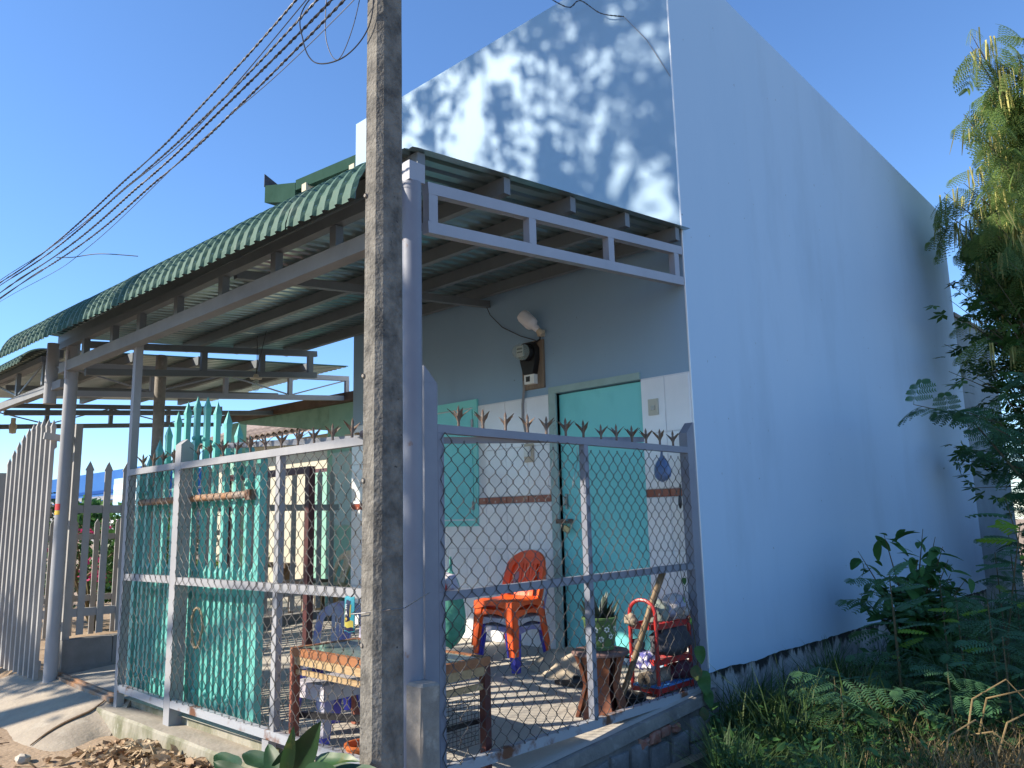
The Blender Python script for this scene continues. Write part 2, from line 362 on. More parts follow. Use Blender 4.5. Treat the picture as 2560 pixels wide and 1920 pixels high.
M['picket'] = mat('grey_picket_paint', (0.37,0.365,0.355), 0.7, spec=0.2, col2=(0.31,0.305,0.295), scale=3, bump=0.06, bscale=40)
M['block'] = mat('grey_concrete_panel', (0.23,0.225,0.215), 0.92, col2=(0.17,0.165,0.155), scale=5, bump=0.5, bscale=35, randv=0.08)
def leafm(name, c, c2, rough=0.5, trans=0.35, rv=0.25, scale=7):
    return mat(name, c, rough, col2=c2, scale=scale, trans=trans, randv=rv, spec=0.35)
M['leaf_dark'] = leafm('dark_broad_leaf', (0.012,0.045,0.016), (0.022,0.068,0.02), rough=0.5, trans=0.12)
M['leaf_bush'] = leafm('bush_leaf', (0.055,0.15,0.04), (0.10,0.22,0.06))
M['leaf_feather'] = leafm('feathery_leaf', (0.06,0.15,0.07), (0.09,0.20,0.085))
M['leaf_young_lit'] = leafm('young_lit_leaf', (0.24,0.40,0.04), (0.17,0.33,0.04), trans=0.5)  # lighter young-leaf colour, also standing in for sun flecks on the fronds
M['leaf_tree'] = leafm('tree_leaf', (0.17,0.26,0.075), (0.25,0.33,0.10), trans=0.5)
M['leaf_maple'] = leafm('lobed_leaf', (0.05,0.12,0.028), (0.09,0.17,0.04), trans=0.4)
M['pod'] = mat('dry_pod', (0.50,0.42,0.15), 0.7, col2=(0.38,0.36,0.10), scale=6, trans=0.3, randv=0.3)
M['grass'] = mat('grass_blade', (0.038,0.095,0.024), 0.6, col2=(0.10,0.145,0.04), scale=1.2, trans=0.35)
M['grass_dry'] = mat('dry_grass', (0.34,0.25,0.12), 0.8, col2=(0.20,0.135,0.065), scale=1.4, trans=0.25)
M['stem'] = mat('brown_stem', (0.12,0.085,0.045), 0.85, col2=(0.07,0.075,0.03), scale=9)
M['bark'] = mat('grey_bark', (0.15,0.12,0.09), 0.95, col2=(0.08,0.065,0.05), scale=6, bump=0.6, bscale=25, stretch=(1,1,0.3))
M['litter'] = mat('dry_leaf_litter', (0.36,0.24,0.14), 0.85, col2=(0.47,0.37,0.24), scale=2.6, trans=0.12, spots=(0.16,0.08,0.04), sscale=5, slo=0.56, shi=0.64)
M['twig'] = mat('twig', (0.17,0.10,0.06), 0.9, col2=(0.26,0.17,0.10), scale=5)
M['rock'] = mat('pale_stone', (0.48,0.43,0.36), 0.95, col2=(0.36,0.32,0.26), scale=8, bump=0.5, bscale=30)
M['pink'] = mat('pink_blossom', (0.55,0.03,0.16), 0.7, col2=(0.65,0.08,0.25), scale=9, trans=0.3)
M['sandal'] = mat('brown_sandal', (0.06,0.045,0.035), 0.8)
M['cap'] = mat('navy_cap_cloth', (0.012,0.014,0.03), 0.9, bump=0.3, bscale=80)
M['tan'] = mat('tan_trim', (0.30,0.24,0.15), 0.8)

# ------------------------------------------------------------------ ground and setting
def fz(x, y):                                   # patio floor height
    if x <= -1.2: a, sl = 0.0, 0.085
    else:
        t = min(1.0, (x + 1.2) / 1.2); a = -0.11 * t; sl = 0.085 - 0.02 * t
    return a + sl * y
def yf(x): return -2.5 + 0.02 * x               # line of the front fence

def gz(x, y):
    h = -0.415 - 0.04*min(1,max(0,(x+1.0)/1.2)) + 0.035 * noise.noise(Vector((x*0.5, y*0.5, 3))) + 0.018 * noise.noise(Vector((x*2.6, y*2.6, 8)))
    if x > 0.2: h += 0.05 * min(1, (x-0.2)) + 0.03 * min(max(y, 0), 5)
    if x < -4.6 and y > -2.6: h = max(h, -0.3)
    return h
xs = [-150,-80,-40,-25] + [-16 + 0.8*i for i in range(13)] + [-5.8 + 0.18*i for i in range(56)] + [4.5,5.5,7,10,16,30,80,150]
ys = [-120,-60,-30,-20,-14,-10,-8,-7,-6,-5.5] + [-5 + 0.18*i for i in range(40)] + [2.6 + 0.5*i for i in range(16)] + [11.5,14,20,30,60,110]
mb = MB(); ny = len(ys)
vs = [(x, y, gz(x, y) if (-16 < x < 16 and -14 < y < 14) else -0.46) for x in xs for y in ys]
fs = []; 
for i in range(len(xs)-1):
    for j in range(ny-1):
        mb.mi = 0
        fs.append((i*ny+j, (i+1)*ny+j, (i+1)*ny+j+1, i*ny+j+1))
mb.v = vs; mb.f = fs
mb.m = [1 if (xs[i] > 0.1 and ys[j] > -3.2 and xs[i] < 8 and ys[j] < 12) else 0 for i in range(len(xs)-1) for j in range(ny-1)]
struct('ground', mb, [M['dirt'], M['soil_dark']], True)

# patio slab
mb = MB()
def pf(u, v):
    x = -4.85 + 4.89 * u; y0 = yf(x) + 0.06; y = y0 + (0 - y0) * v
    return (x, y, fz(x, y) + 0.002 * noise.noise(Vector((x*3, y*3, 0))))
mb.grid(pf, 24, 12)
struct('patio_floor', mb, M['floor'], True)

# driveway ramp in front of the gate opening
mb = MB()
def rf(u, v):
    xl = -5.5 - 0.15 * v; xr = -3.40 + 0.62 * v
    x = xl + (xr - xl) * u
    y = yf(x) + 0.10 - (0.70 - 0.04*u + 0.02*math.sin(x*5)) * v
    z = -0.212 - 0.20 * v**1.15 + 0.012*noise.noise(Vector((x*2, y*2, 5)))
    k = max(0, (u - 0.80) / 0.20)**1.6 * min(1, v*2.5)
    z = z*(1-k) + (-0.43)*k
    return (x, y, z)
mb.grid(rf, 26, 14)
vs = [rf(i/26, 1) for i in range(27)]
mb.add([v for v in vs] + [(v[0], v[1]-0.05, v[2]-0.12) for v in vs], [(i, i+27, i+28, i+1) for i in range(26)])
vs = [rf(1, i/14) for i in range(15)]
mb.add([v for v in vs] + [(v[0]+0.05, v[1], v[2]-0.25) for v in vs], [(i, i+1, i+16, i+15) for i in range(14)])
vs = [rf(0, i/14) for i in range(15)]
mb.add([v for v in vs] + [(v[0]-0.05, v[1], v[2]-0.25) for v in vs], [(i, i+15, i+16, i+1) for i in range(14)])
struct('driveway_ramp', mb, M['ramp'], True)
# thin dark frond rib lying along the ramp
mb = MB()
pts = [rf(0.86 - 0.06*t + 0.01*math.sin(7*t), 0.12 + 0.86*t) for t in [i/10 for i in range(11)]]
mb.tube([(p[0], p[1], p[2]+0.008) for p in pts], [0.004+0.006*math.sin(PI*i/10) for i in range(11)], 5)
solo('palm_frond_rib', mb, M['twig'], 'long thin dark frond rib lying along the concrete ramp', 'dry stalk')
# steel sliding track at the threshold
mb = MB()
mb.beam((-5.0, yf(-5)+0.09, -0.212), (-3.5, yf(-3.5)+0.03, -0.222), 0.09, 0.03)
mb.beam((-5.0, yf(-5)+0.09, -0.195), (-3.5, yf(-3.5)+0.03, -0.205), 0.02, 0.03)
solo('gate_track', mb, M['rust_pipe'], 'rusty flat gate track across the driveway threshold', 'gate track')

# kerb under the front fence
mb = MB(); n = 26
def kz(x): return -0.265 - 0.018 * (x + 3.3) / 3.3
top = []; 
for i in range(n+1):
    x = -3.62 + (0.02 + 3.62) * i / n
    yo = yf(x) - 0.085 + 0.012 * noise.noise(Vector((x*3, 0, 1))); yi = yf(x) + 0.09
    top.append((x, yo, yi, kz(x)))
for i in range(n):
    a, b = top[i], top[i+1]
    mb.mi = 0
    mb.add([(a[0],a[1],a[3]),(b[0],b[1],b[3]),(b[0],b[2],b[3]),(a[0],a[2],a[3])], [(0,1,2,3)])
    mb.mi = 1
    mb.add([(a[0],a[1]-0.012,a[3]-0.015),(b[0],b[1]-0.012,b[3]-0.015),(b[0],b[1],b[3]),(a[0],a[1],a[3])], [(0,1,2,3)])
    mb.add([(a[0],a[1]-0.03,-0.62),(b[0],b[1]-0.03,-0.62),(b[0],b[1]-0.012,b[3]-0.015),(a[0],a[1]-0.012,a[3]-0.015)], [(0,1,2,3)])
    mb.add([(a[0],a[2],a[3]),(b[0],b[2],b[3]),(b[0],b[2],fz(b[0],b[2])-0.004),(a[0],a[2],fz(a[0],a[2])-0.004)], [(0,1,2,3)])
a = top[0]; mb.add([(a[0],a[1]-0.03,-0.62),(a[0],a[1],a[3]),(a[0],a[2],a[3]),(a[0],a[2],-0.62)], [(0,1,2,3)])
struct('kerb', mb, [M['kerb'], M['kerb_face']], True)

# plinth under the side fence: rubble stones and bricks in mortar
pl = thing('stone_plinth', 'low rubble stone wall under the side chain-link fence', 'wall', (0.0, -1.3, -0.6))
mb = MB()
for i in range(12):
    y0 = -2.62 + 2.62*i/12; y1 = -2.62 + 2.62*(i+1)/12
    z0 = fz(0,y0)-0.004; z1 = fz(0,y1)-0.004
    mb.add([(-0.06,y0,-0.9),(0.055,y0,-0.9),(0.055,y1,-0.9),(-0.06,y1,-0.9),(-0.06,y0,z0),(0.05,y0,z0-0.006),(0.05,y1,z1-0.006),(-0.06,y1,z1)],
           [(4,5,6,7),(1,2,6,5),(0,4,7,3)] + ([(0,1,5,4)] if i == 0 else []))
part('mortar_core', mb, M['mortar'], pl)
mb = MB()
for i in range(10):
    y0 = -2.45 + 2.4*i/10; y1 = y0 + 0.24
    a = 0.062 + 0.012*noise.noise(Vector((0,y0*4,1))); b = 0.062 + 0.012*noise.noise(Vector((0,y1*4,1)))
    za, zb = fz(0,y0), fz(0,y1)
    ha = 0.075 + 0.02*noise.noise(Vector((2,y0*3,1))); hb = 0.075 + 0.02*noise.noise(Vector((2,y1*3,1)))
    mb.add([(0.0,y0,za+0.002),(a,y0,za-0.008),(a+.004,y0,za-ha),(0.05,y0,za-ha-.01),(0.0,y1,zb+0.002),(b,y1,zb-0.008),(b+.004,y1,zb-hb),(0.05,y1,zb-hb-.01)], [(0,1,5,4),(1,2,6,5),(2,3,7,6)])
part('concrete_cap', mb, M['concrete'], pl, True)
def rough_block(name, y0, y1, z0, z1, x1, m, sd):
    b = MB(); rr = random.Random(sd)
    c = [(y0,z0),(y1,z0),(y1,z1),(y0,z1)]
    c = [(y + rr.uniform(-.012,.012), z + rr.uniform(-.012,.012)) for y, z in c]
    mid = []
    for i in range(4):
        p, q = c[i], c[(i+1) % 4]
        mid += [p, ((p[0]+q[0])/2 + rr.uniform(-.012,.012), (p[1]+q[1])/2 + rr.uniform(-.012,.012))]
    cy = (y0+y1)/2; cz = (z0+z1)/2
    vs = [(0.045, y, z) for y, z in mid] + [(x1-0.006, cy+(y-cy)*0.95, cz+(z-cz)*0.95) for y, z in mid] + [(x1 + rr.uniform(-.002,.008), cy+(y-cy)*0.72, cz+(z-cz)*0.72) for y, z in mid] + [(x1+0.006, cy, cz)]
    fs = []
    for k in range(2):
        for i in range(8): fs.append((k*8+i, k*8+(i+1) % 8, k*8+8+(i+1) % 8, k*8+8+i))
    for i in range(8): fs.append((16+i, 16+(i+1) % 8, 24))
    b.add(vs, fs); part(name, b, m, pl, True)
y = -2.42; k = 0
while y < -0.12:
    w = R.uniform(0.17, 0.27); y1 = min(y + w, -0.06); zt = fz(0, (y+y1)/2) - 0.105
    if -0.85 < y < -0.45: zt -= 0.05
    h1 = R.uniform(0.15, 0.2)
    rough_block('stone', y+.012, y1-.012, zt-h1, zt-.008, 0.072, M['stone'], k); k += 1
    ya = y - 0.05 + 0.03*(k % 2)
    rough_block('stone', ya+.012, ya+w-.015, zt-h1-0.19, zt-h1-.016, 0.078, M['stone'], k+40)
    y = y1
for i, y in enumerate((-0.93, -0.815, -0.70, -0.585)):
    zt = fz(0, y+.05) - 0.092
    rough_block('brick', y, y+0.095, zt-0.052, zt-0.002, 0.07, M['brick'], 90+i)

# ------------------------------------------------------------------ the blue house
H = thing('blue_house', 'tall pale blue house with a plain side wall and white tiled lower front', 'house', (0, 0, 0))
W = -4.15; TOP = 5.55
DX0, DX1, DZ = -1.27, -0.43, 2.05               # door opening
mb = MB()
def fbox(x0, x1, z0, z1): mb.add([(x0,0,z0),(x1,0,z0),(x1,0,z1),(x0,0,z1)], [(0,1,2,3)])
xsx = [W, -3.6, -3.0, -2.4, -1.8, DX0, -0.9, DX1, 0.0]
zsz = [-0.6, 0.0, DZ, 2.6, 3.2, 3.8, 4.4, 5.0, TOP]
for i in range(len(xsx)-1):
    for j in range(len(zsz)-1):
        if xsx[i] >= DX0-1e-6 and xsx[i+1] <= DX1+1e-6 and zsz[j+1] <= DZ+1e-6 and zsz[j] >= 0: continue
        fbox(xsx[i], xsx[i+1], zsz[j], zsz[j+1])
# reveals of the door opening, top of the parapet, left end
mb.add([(DX0,0,0),(DX0,0.1,0),(DX0,0.1,DZ),(DX0,0,DZ)], [(0,1,2,3)])
mb.add([(DX1,0,0),(DX1,0.1,0),(DX1,0.1,DZ),(DX1,0,DZ)], [(3,2,1,0)])
mb.add([(DX0,0,DZ),(DX1,0,DZ),(DX1,0.1,DZ),(DX0,0.1,DZ)], [(0,1,2,3)])
mb.add([(W,0,TOP),(0,0,TOP),(0,0.12,TOP),(W,0.12,TOP)], [(0,1,2,3)])
mb.add([(W,0.12,5.0),(W,0.12,TOP),(-0.1,0.12,TOP),(-0.1,0.12,5.0)], [(0,1,2,3)])
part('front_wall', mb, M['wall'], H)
YL = 7.2
def topz(y): return TOP - 0.049 * max(0, y - 0.1)
mb = MB(); n = 150
ed = [(0.0 + YL*i/n) for i in range(n+1)]
bot = [-0.035 + 0.020*noise.noise(Vector((y*2.3, 1, 0))) + 0.009*noise.noise(Vector((y*9, 4, 0))) + 0.008*noise.noise(Vector((y*31, 7, 0))) for y in ed]
bot[0] = -0.03
lv = [0.0, .25, .5, .75, 1.0]
for i in range(n):
    for k in range(4):
        def P(ii, t): return (0.0, ed[ii], bot[ii] + (topz(ed[ii]) - bot[ii])*t)
        mb.add([P(i,lv[k]), P(i+1,lv[k]), P(i+1,lv[k+1]), P(i,lv[k+1])], [(0,1,2,3)])
    mb.add([(0,ed[i],bot[i]),(-.03,ed[i],bot[i]),(-.03,ed[i+1],bot[i+1]),(0,ed[i+1],bot[i+1])], [(0,1,2,3)])
mb.add([(0,YL,bot[-1]),(-.25,YL,bot[-1]),(-.25,YL,topz(YL)),(0,YL,topz(YL))], [(0,1,2,3)])
mb.add([(0,0.12,TOP-.001),(0,YL,topz(YL)),(-.12,YL,topz(YL)),(-.12,0.12,TOP-.001)], [(0,1,2,3)])
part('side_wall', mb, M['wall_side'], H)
mb = MB(); mb.grid(lambda u, v: (-0.012 + 0.006*noise.noise(Vector((u*40, v*9, 0))), 0.004 + YL*u, -0.95 + 0.96*v), 60, 8)
part('foundation', mb, M['foundation'], H, True)
mb = MB()
mb.add([(W,0.12,5.1),(-.12,0.12,5.1),(-.12,YL,4.8),(W,YL,4.8)], [(0,1,2,3)])
mb.add([(W,0.12,-.5),(W,0.001,-.5),(W,0.001,TOP),(W,0.12,TOP)], [(0,1,2,3)])
mb.add([(W+.001,YL,-.5),(W+.001,0.12,-.5),(W+.001,0.12,5.1),(W+.001,YL,4.8)], [(0,1,2,3)])
mb.add([(W,YL,-.5),(-.2,YL,-.5),(-.2,YL,4.8),(W,YL,4.8)], [(0,1,2,3)])
part('rear_shell', mb, M['wall'], H)
# corner bead, slightly paler plaster edge
mb = MB(); mb.box((-0.006,-0.004,0.0),(0.004,0.006,5.54)); part('corner_bead', mb, M['tile'], H)
# glazed tiles
tile_cache = {}
def tile_mesh(w, h, m, nm):
    k = (round(w,3), round(h,3), nm)
    if k not in tile_cache:
        b = MB(); e = 0.003
        b.add([(0,0,0),(w,0,0),(w,0,h),(0,0,h),(e,-.008,e),(w-e,-.008,e),(w-e,-.008,h-e),(e,-.008,h-e)], [(4,5,6,7),(0,1,5,4),(1,2,6,5),(2,3,7,6),(3,0,4,7)])
        tile_cache[k] = mesh_of(nm, b, m)
    return tile_cache[k]
mb = MB()
for x0, x1 in ((W+.002, DX0-.075), (DX1+.002, -0.006)): mb.box((x0,-.0055,0.001),(x1,-.0015,2.052))
gr = part('wainscot', mb, M['grout'], H)
rows = [(0.004,.388),(0.392,.388),(0.78,.38),(1.224,.41),(1.636,.41)]
for x0, x1 in ((W+.004, DX0-.078), (DX1+.004, -0.008)):
    nn = round((x1-x0)/0.25); w = (x1-x0)/nn
    for i in range(nn):
        for z, h in rows:
            xx = x0 + i*w
            if -2.96 < xx + w/2 < -2.2 and 0.985 < z + h/2 < 2.1: 
                if z > 1.2 or z+h > 1.16: continue
            o = inst('tile', tile_mesh(w-.002, h-.002, M['tile'], 'tile'), gr, Matrix.Translation((xx, -.0055, z)) @ Matrix.Rotation(R.uniform(-.0035,.0035), 4, 'X') @ Matrix.Rotation(R.uniform(-.0035,.0035), 4, 'Z'))
        inst('border_tile', tile_mesh(w-.002, .058, M['red_tile'], 'border_tile'), gr, Matrix.Translation((x0 + i*w, -.006, 1.163)))
# door with frame
mb = MB()
mb.box((DX0-.075,-.018,0.0),(DX0,.07,DZ+.0)); mb.box((DX0-.075,-.018,DZ+.001),(DX1+.0,.07,DZ+.055))
part('door_frame', mb, M['frame_paint'], H)
mb = MB(); mb.box((DX0+.004,.028,.02),(DX1-.002,.062,DZ-.012)); mb.box((DX0+.001,.066,.0),(DX1-.001,.08,DZ-.001))
dr = part('door', mb, M['teal'], H)
mb = MB(); 
mb.box((-1.222,.008,1.10),(-1.205,.027,1.22)); mb.tube([(-1.214,.02,1.13),(-1.214,-.02,1.135),(-1.214,-.02,1.19),(-1.214,.02,1.195)], .006, 6)
part('handle', mb, M['metal'], dr)
mb = MB(); mb.box((-1.30,-.026,0.985),(-1.20,-.0185,1.02)); mb.box((-1.199,.0,.985),(-1.16,.027,1.02)); mb.tube([(-1.195,-.02,1.0),(-1.195,-.05,1.0),(-1.175,-.05,1.0),(-1.175,.01,1.0)], .005, 6)
part('hasp', mb, M['rust'], dr)
# padlock hangs on the hasp
mb = MB(); Mx = Matrix.Translation((-1.165,-.05,0.945)) @ Matrix.Rotation(rad(28),4,'Y')
mb.box((-.028,-.012,-.03),(.028,.012,.018), Mx)
pk = thing('padlock', 'small brass padlock hanging on the teal door hasp', 'padlock', (-1.165,-.05,.92))
part('lock_body', mb, M['brass'], pk)
mb = MB(); mb.tube([Mx @ Vector((-.018,0,.018)), Mx @ Vector((-.018,0,.045)), Mx @ Vector((0,0,.058)), Mx @ Vector((.018,0,.045)), Mx @ Vector((.018,0,.018))], .004, 6)
part('shackle', mb, M['metal'], pk)
# shutter to the left of the door
sh0, sh1, sz0, sz1 = -2.94, -2.205, 0.975, 2.115
mb = MB()
for a, b in (((sh0,-.022,sz0),(sh1,.0,sz0+.05)), ((sh0,-.022,sz1-.07),(sh1,0.,sz1)), ((sh0,-.022,sz0+.051),(sh0+.05,0.,sz1-.071)), ((sh1-.055,-.022,sz0+.051),(sh1,0.,sz1-.071))): mb.box(a, b)
wf = part('window_frame', mb, M['frame_teal'], H)
mb = MB(); mb.box((sh0+.05,-.005,sz0+.05),(sh1-.055,-.0012,sz1-.07)); part('gap_shade_backing', mb, M['black'], wf)  # black backing stands in for the shade in the gap round the shutter
mb = MB(); mb.box((sh0+.062,-.018,sz0+.063),(sh1-.068,-.006,sz1-.084)); part('shutter', mb, M['teal'], wf)
for z in (1.12, 1.86):
    mb = MB(); mb.box((sh1-.075,-.028,z),(sh1-.045,-.0225,z+.07)); mb.tube([(sh1-.06,-.03,z-.005),(sh1-.06,-.03,z+.075)], .006, 6); part('hinge', mb, M['metal'], wf)
# downpipe-like vent: nothing. House number none.

# ------------------------------------------------------------------ electric bits on the front wall
em = thing('electric_meter', 'round glass faced electric meter on a wooden board above the door', 'electric meter', (-1.5,0,2.1))
mb = MB(); mb.box((-1.63,-.022,2.115),(-1.385,-.001,2.53)); part('board', mb, M['wood_board'], em)
mb = MB()
mb.prism([(-1.565,-.023,2.24),(-1.455,-.023,2.24),(-1.425,-.023,2.36),(-1.425,-.023,2.46),(-1.46,-.023,2.51),(-1.56,-.023,2.51),(-1.60,-.023,2.46),(-1.60,-.023,2.36)], (0,-.06,0))
mb.lathe([(.072,0),(.075,.03),(.07,.05)], 20, M=Matrix.Translation((-1.51,-.083,2.42)) @ Matrix.Rotation(rad(90),4,'X'))
part('case', mb, M['meter'], em, True)
mb = MB(); mb.lathe([(.069,0),(.069,.05),(.055,.08),(.03,.092),(.0,.094)], 20, M=Matrix.Translation((-1.51,-.134,2.42)) @ Matrix.Rotation(rad(90),4,'X')); part('glass_cover', mb, M['glass'], em, True)
mb = MB(); mb.box((-1.548,-.178,2.375),(-1.472,-.170,2.468)); dl = part('dial', mb, M['meter_dial'], em)
mb = MB(); mb.box((-1.54,-.180,2.435),(-1.48,-.1785,2.450)); mb.box((-1.54,-.180,2.408),(-1.48,-.1785,2.420)); part('dial_slot', mb, M['black'], dl)
brk = MB(); brk.box((-1.565,-.07,2.155),(-1.455,-.0225,2.235)); b0 = part('breaker', brk, M['white'], em)
mb = MB(); mb.box((-1.545,-.0725,2.175),(-1.50,-.0705,2.22)); part('breaker_switch', mb, M['black'], b0)
mb = MB(); mb.tube([(-1.61,-.02,2.20),(-1.615,-.022,2.12),(-1.635,-.02,2.0),(-1.64,-.018,1.88),(-1.61,-.018,1.76),(-1.595,-.018,1.63)], .012, 8)
part('supply_cable', mb, M['cable_g'], em, True)
sw = thing('switch_box', 'small greyish switch box with a clear cover beside the door frame', 'switch', (-1.57,0,1.5))
mb = MB(); mb.box((-1.625,-.03,1.50),(-1.525,-.009,1.655)); part('base', mb, M['socket'], sw)
mb = MB(); mb.box((-1.605,-.05,1.545),(-1.55,-.0305,1.63)); part('cover', mb, M['white'], sw)
sw = thing('wall_socket', 'single yellowed socket plate on white tile right of the teal door', 'socket', (-.31,0,1.77))
mb = MB(); mb.box((-.36,-.026,1.765),(-.275,-.0135,1.885)); part('plate', mb, M['switch'], sw)
mb = MB(); mb.box((-.335,-.031,1.80),(-.30,-.0265,1.835)); part('rocker', mb, M['metal'], sw)
lb = thing('bulb_lamp', 'white bulb lamp tilted on its cream wall socket above the meter', 'lamp', (-1.40,0,2.58))
Mx = Matrix.Translation((-1.40,-.055,2.60)) @ Matrix.Rotation(rad(22),4,'X') @ Matrix.Rotation(rad(-38),4,'Y')
mb = MB(); mb.lathe([(.022,0),(.03,.03),(.03,.05),(.055,.075),(.06,.10),(.06,.19),(.05,.215),(.02,.225),(0,.226)], 20, M=Mx); part('bulb', mb, M['bulb'], lb, True)
mb = MB(); mb.lathe([(.028,-.05),(.03,-.02),(.024,.005)], 14, M=Mx); mb.box((-1.42,-.05,2.555),(-1.375,-.001,2.61)); part('socket', mb, M['socket'], lb, True)
mb = MB(); mb.tube([(-1.40,-.03,2.56),(-1.41,-.03,2.53),(-1.45,-.06,2.5),(-1.51,-.06,2.51)], .008, 6); part('flex', mb, M['cable_b'], lb, True)
mb = MB(); mb.tube([(-2.05,-.06,3.0),(-2.0,-.03,2.86),(-1.86,-.02,2.72),(-1.64,-.02,2.60),(-1.46,-.03,2.53)], .004, 5)
solo('lamp_wire', mb, M['cable_b'], 'thin dark wire sagging from the canopy beam to the wall lamp', 'wire', smooth=True)

# ------------------------------------------------------------------ big green canopy
C = thing('green_canopy', 'large green corrugated canopy with grey trusses over the blue house patio', 'canopy', (-2.5,-2.5,-0.2))
CX0, CX1 = -5.53, 0.034
def rz_(y): return 2.875 + 0.095 * (y + 2.577)   # underside of the roof sheet
PITCH = 0.107
prof = [(0,0),(0.034,0),(0.050,0.015),(0.070,0.015),(0.086,0),(0.107,0)]
nsheet = 7; ribs = 52
per = [8,8,8,7,7,7,7]
x = CX0
def arc(t):                                      # path in (y, z): slope part then the curve down to the drip edge
    pts = []
    return pts
path = [(0.03, rz_(0.03)), (-1.3, rz_(-1.3)), (-2.40, rz_(-2.40)), (-2.50, rz_(-2.50))]
Rr = 0.30; cy0 = -2.55; cz0 = rz_(-2.55) - 0.335
for i in range(0, 13):
    t = rad(6 + 78*i/12)
    path.append((cy0 - Rr*math.sin(t), cz0 + 0.335*math.cos(t) - 0.002))
path = [(y, z) for y, z in path]
drop = path[-1][1]
nrm = []
for i in range(len(path)):
    p = path[max(i-1,0)]; q = path[min(i+1,len(path)-1)]
    d = Vector((q[0]-p[0], q[1]-p[1])).normalized(); nrm.append((d.y, -d.x) if False else (d.y*1.0, -d.x*1.0))
nrm = [(-abs(b[0]) if False else b[0], b[1]) for b in nrm]
for si in range(nsheet):
    cnt = per[si]; mb = MB(); us = []
    for k in range(cnt):
        for j, (dx, dh) in enumerate(prof[:-1]): us.append((k*PITCH + dx, dh))
    us.append((cnt*PITCH + 0.02, 0.004))
    lift = 0.003 * (si % 2)
    rows_ = []
    for side in (0, 1):
        vs = []
        for i, (y, z) in enumerate(path):
            ny_, nz_ = nrm[i]
            s = 1 if nz_ > 0 or i < 4 else 1
            crimp = 0.0035 * (1 if (i >= 5 and i % 2 == 0) else 0)
            for (dx, dh) in us:
                h = dh + lift + 0.0015*side - crimp*(1 if dh < 0.01 else 0.0)
                wsk = min(1, max(0, i-1)/3)
                vs.append((x + dx, y + ny_*h + .03*(x+dx)*wsk, (z + abs(nz_)*h if i < 4 else z + nz_*h) - .007*(x+dx)*wsk))
        nn = len(us); fs = []
        for i in range(len(path)-1):
            for j in range(nn-1): fs.append((i*nn+j, i*nn+j+1, (i+1)*nn+j+1, (i+1)*nn+j))
        if si == nsheet-1: fs = [f for f in fs if not (f[0] // nn >= 5 and us[f[0] % nn][0] > 0.62)]
        if side == 1: fs = [f[::-1] for f in fs]
        mb.mi = 0 if side == 1 else 1
        mb.add(vs, fs)
    part('roof_sheet', mb, [M['roof'], M['roof_under']], C)
    x += cnt*PITCH
CXE = x
# purlins
for i, y in enumerate((-2.53,-1.90,-1.31,-0.73,-0.10)):
    mb = MB(); zc = rz_(y) - 0.050
    mb.box((CX0+.12, y-.025, zc-.048), (0.022, y+.025, zc+.048)); part('purlin', mb, M['truss'], C)
# front girder
gy = lambda x: yf(x) - 0.03
def bz(x): return 2.50 + 0.005*(x)/5
fg = [('top_chord', 2.735, .06), ('bottom_chord', 2.48, .085)]
mb = MB(); mb.beam((-5.0, gy(-5)+.0, 2.70), (-0.06, gy(0), 2.72), .06, .065); part('top_chord', mb, M['truss'], C)
mb = MB(); mb.beam((-4.93, gy(-5), 2.478), (-0.06, gy(0), 2.505), .085, .09); part('bottom_chord', mb, M['truss_mid'], C)
for x_ in (-0.704,-1.329,-1.986,-2.645,-3.28,-3.80,-4.42):
    mb = MB(); mb.box((x_-.03, gy(x_)-.025, 2.53), (x_+.03, gy(x_)+.025, 2.68)); part('web', mb, M['truss'], C)
# trusses running to the wall
def truss(x_, ys_, mt, zt0, zt1, zb0, zb1, w=.05, h=.062):
    y0, y1 = -2.47, -0.02
    mb = MB(); mb.beam((x_, y0, zt0), (x_, y1, zt1), w, h); part('rafter', mb, mt, C)
    if zb0:
        mb = MB(); mb.beam((x_, y0, zb0), (x_, y1, zb1), w, h); part('tie_beam', mb, mt, C)
        for y in ys_:
            t = (y-y0)/(y1-y0); za = zb0 + (zb1-zb0)*t + h*.5; zb = zt0 + (zt1-zt0)*t - h*.5
            mb = MB(); mb.box((x_-w*.48, y-.03, za), (x_+w*.48, y+.03, zb)); part('web', mb, mt, C)
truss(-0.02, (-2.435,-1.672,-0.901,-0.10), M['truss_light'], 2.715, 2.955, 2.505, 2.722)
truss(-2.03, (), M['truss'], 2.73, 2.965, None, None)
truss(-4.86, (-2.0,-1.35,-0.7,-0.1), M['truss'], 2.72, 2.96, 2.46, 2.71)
# posts
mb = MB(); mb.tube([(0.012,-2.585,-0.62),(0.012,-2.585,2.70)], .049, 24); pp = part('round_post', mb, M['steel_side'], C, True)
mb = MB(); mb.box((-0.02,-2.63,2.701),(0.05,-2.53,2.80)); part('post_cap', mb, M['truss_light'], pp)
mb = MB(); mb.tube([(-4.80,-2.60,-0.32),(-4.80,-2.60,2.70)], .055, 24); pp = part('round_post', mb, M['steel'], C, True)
for z0, z1, m in ((1.20,1.255,'red_st'),(1.16,1.196,'yel_st')):
    mb = MB(); mb.grid(lambda u, v: (-4.80 + .0562*math.cos(rad(-110+75*u)), -2.60 + .0562*math.sin(rad(-110+75*u)), z0 + (z1-z0)*v), 8, 1); part('sticker', mb, M[m], pp)
mb = MB(); mb.tube([(-4.765,-2.66,2.62),(-4.75,-2.665,2.5),(-4.74,-2.668,2.36)], .012, 6); part('drain_spout', mb, M['whitish'], pp)

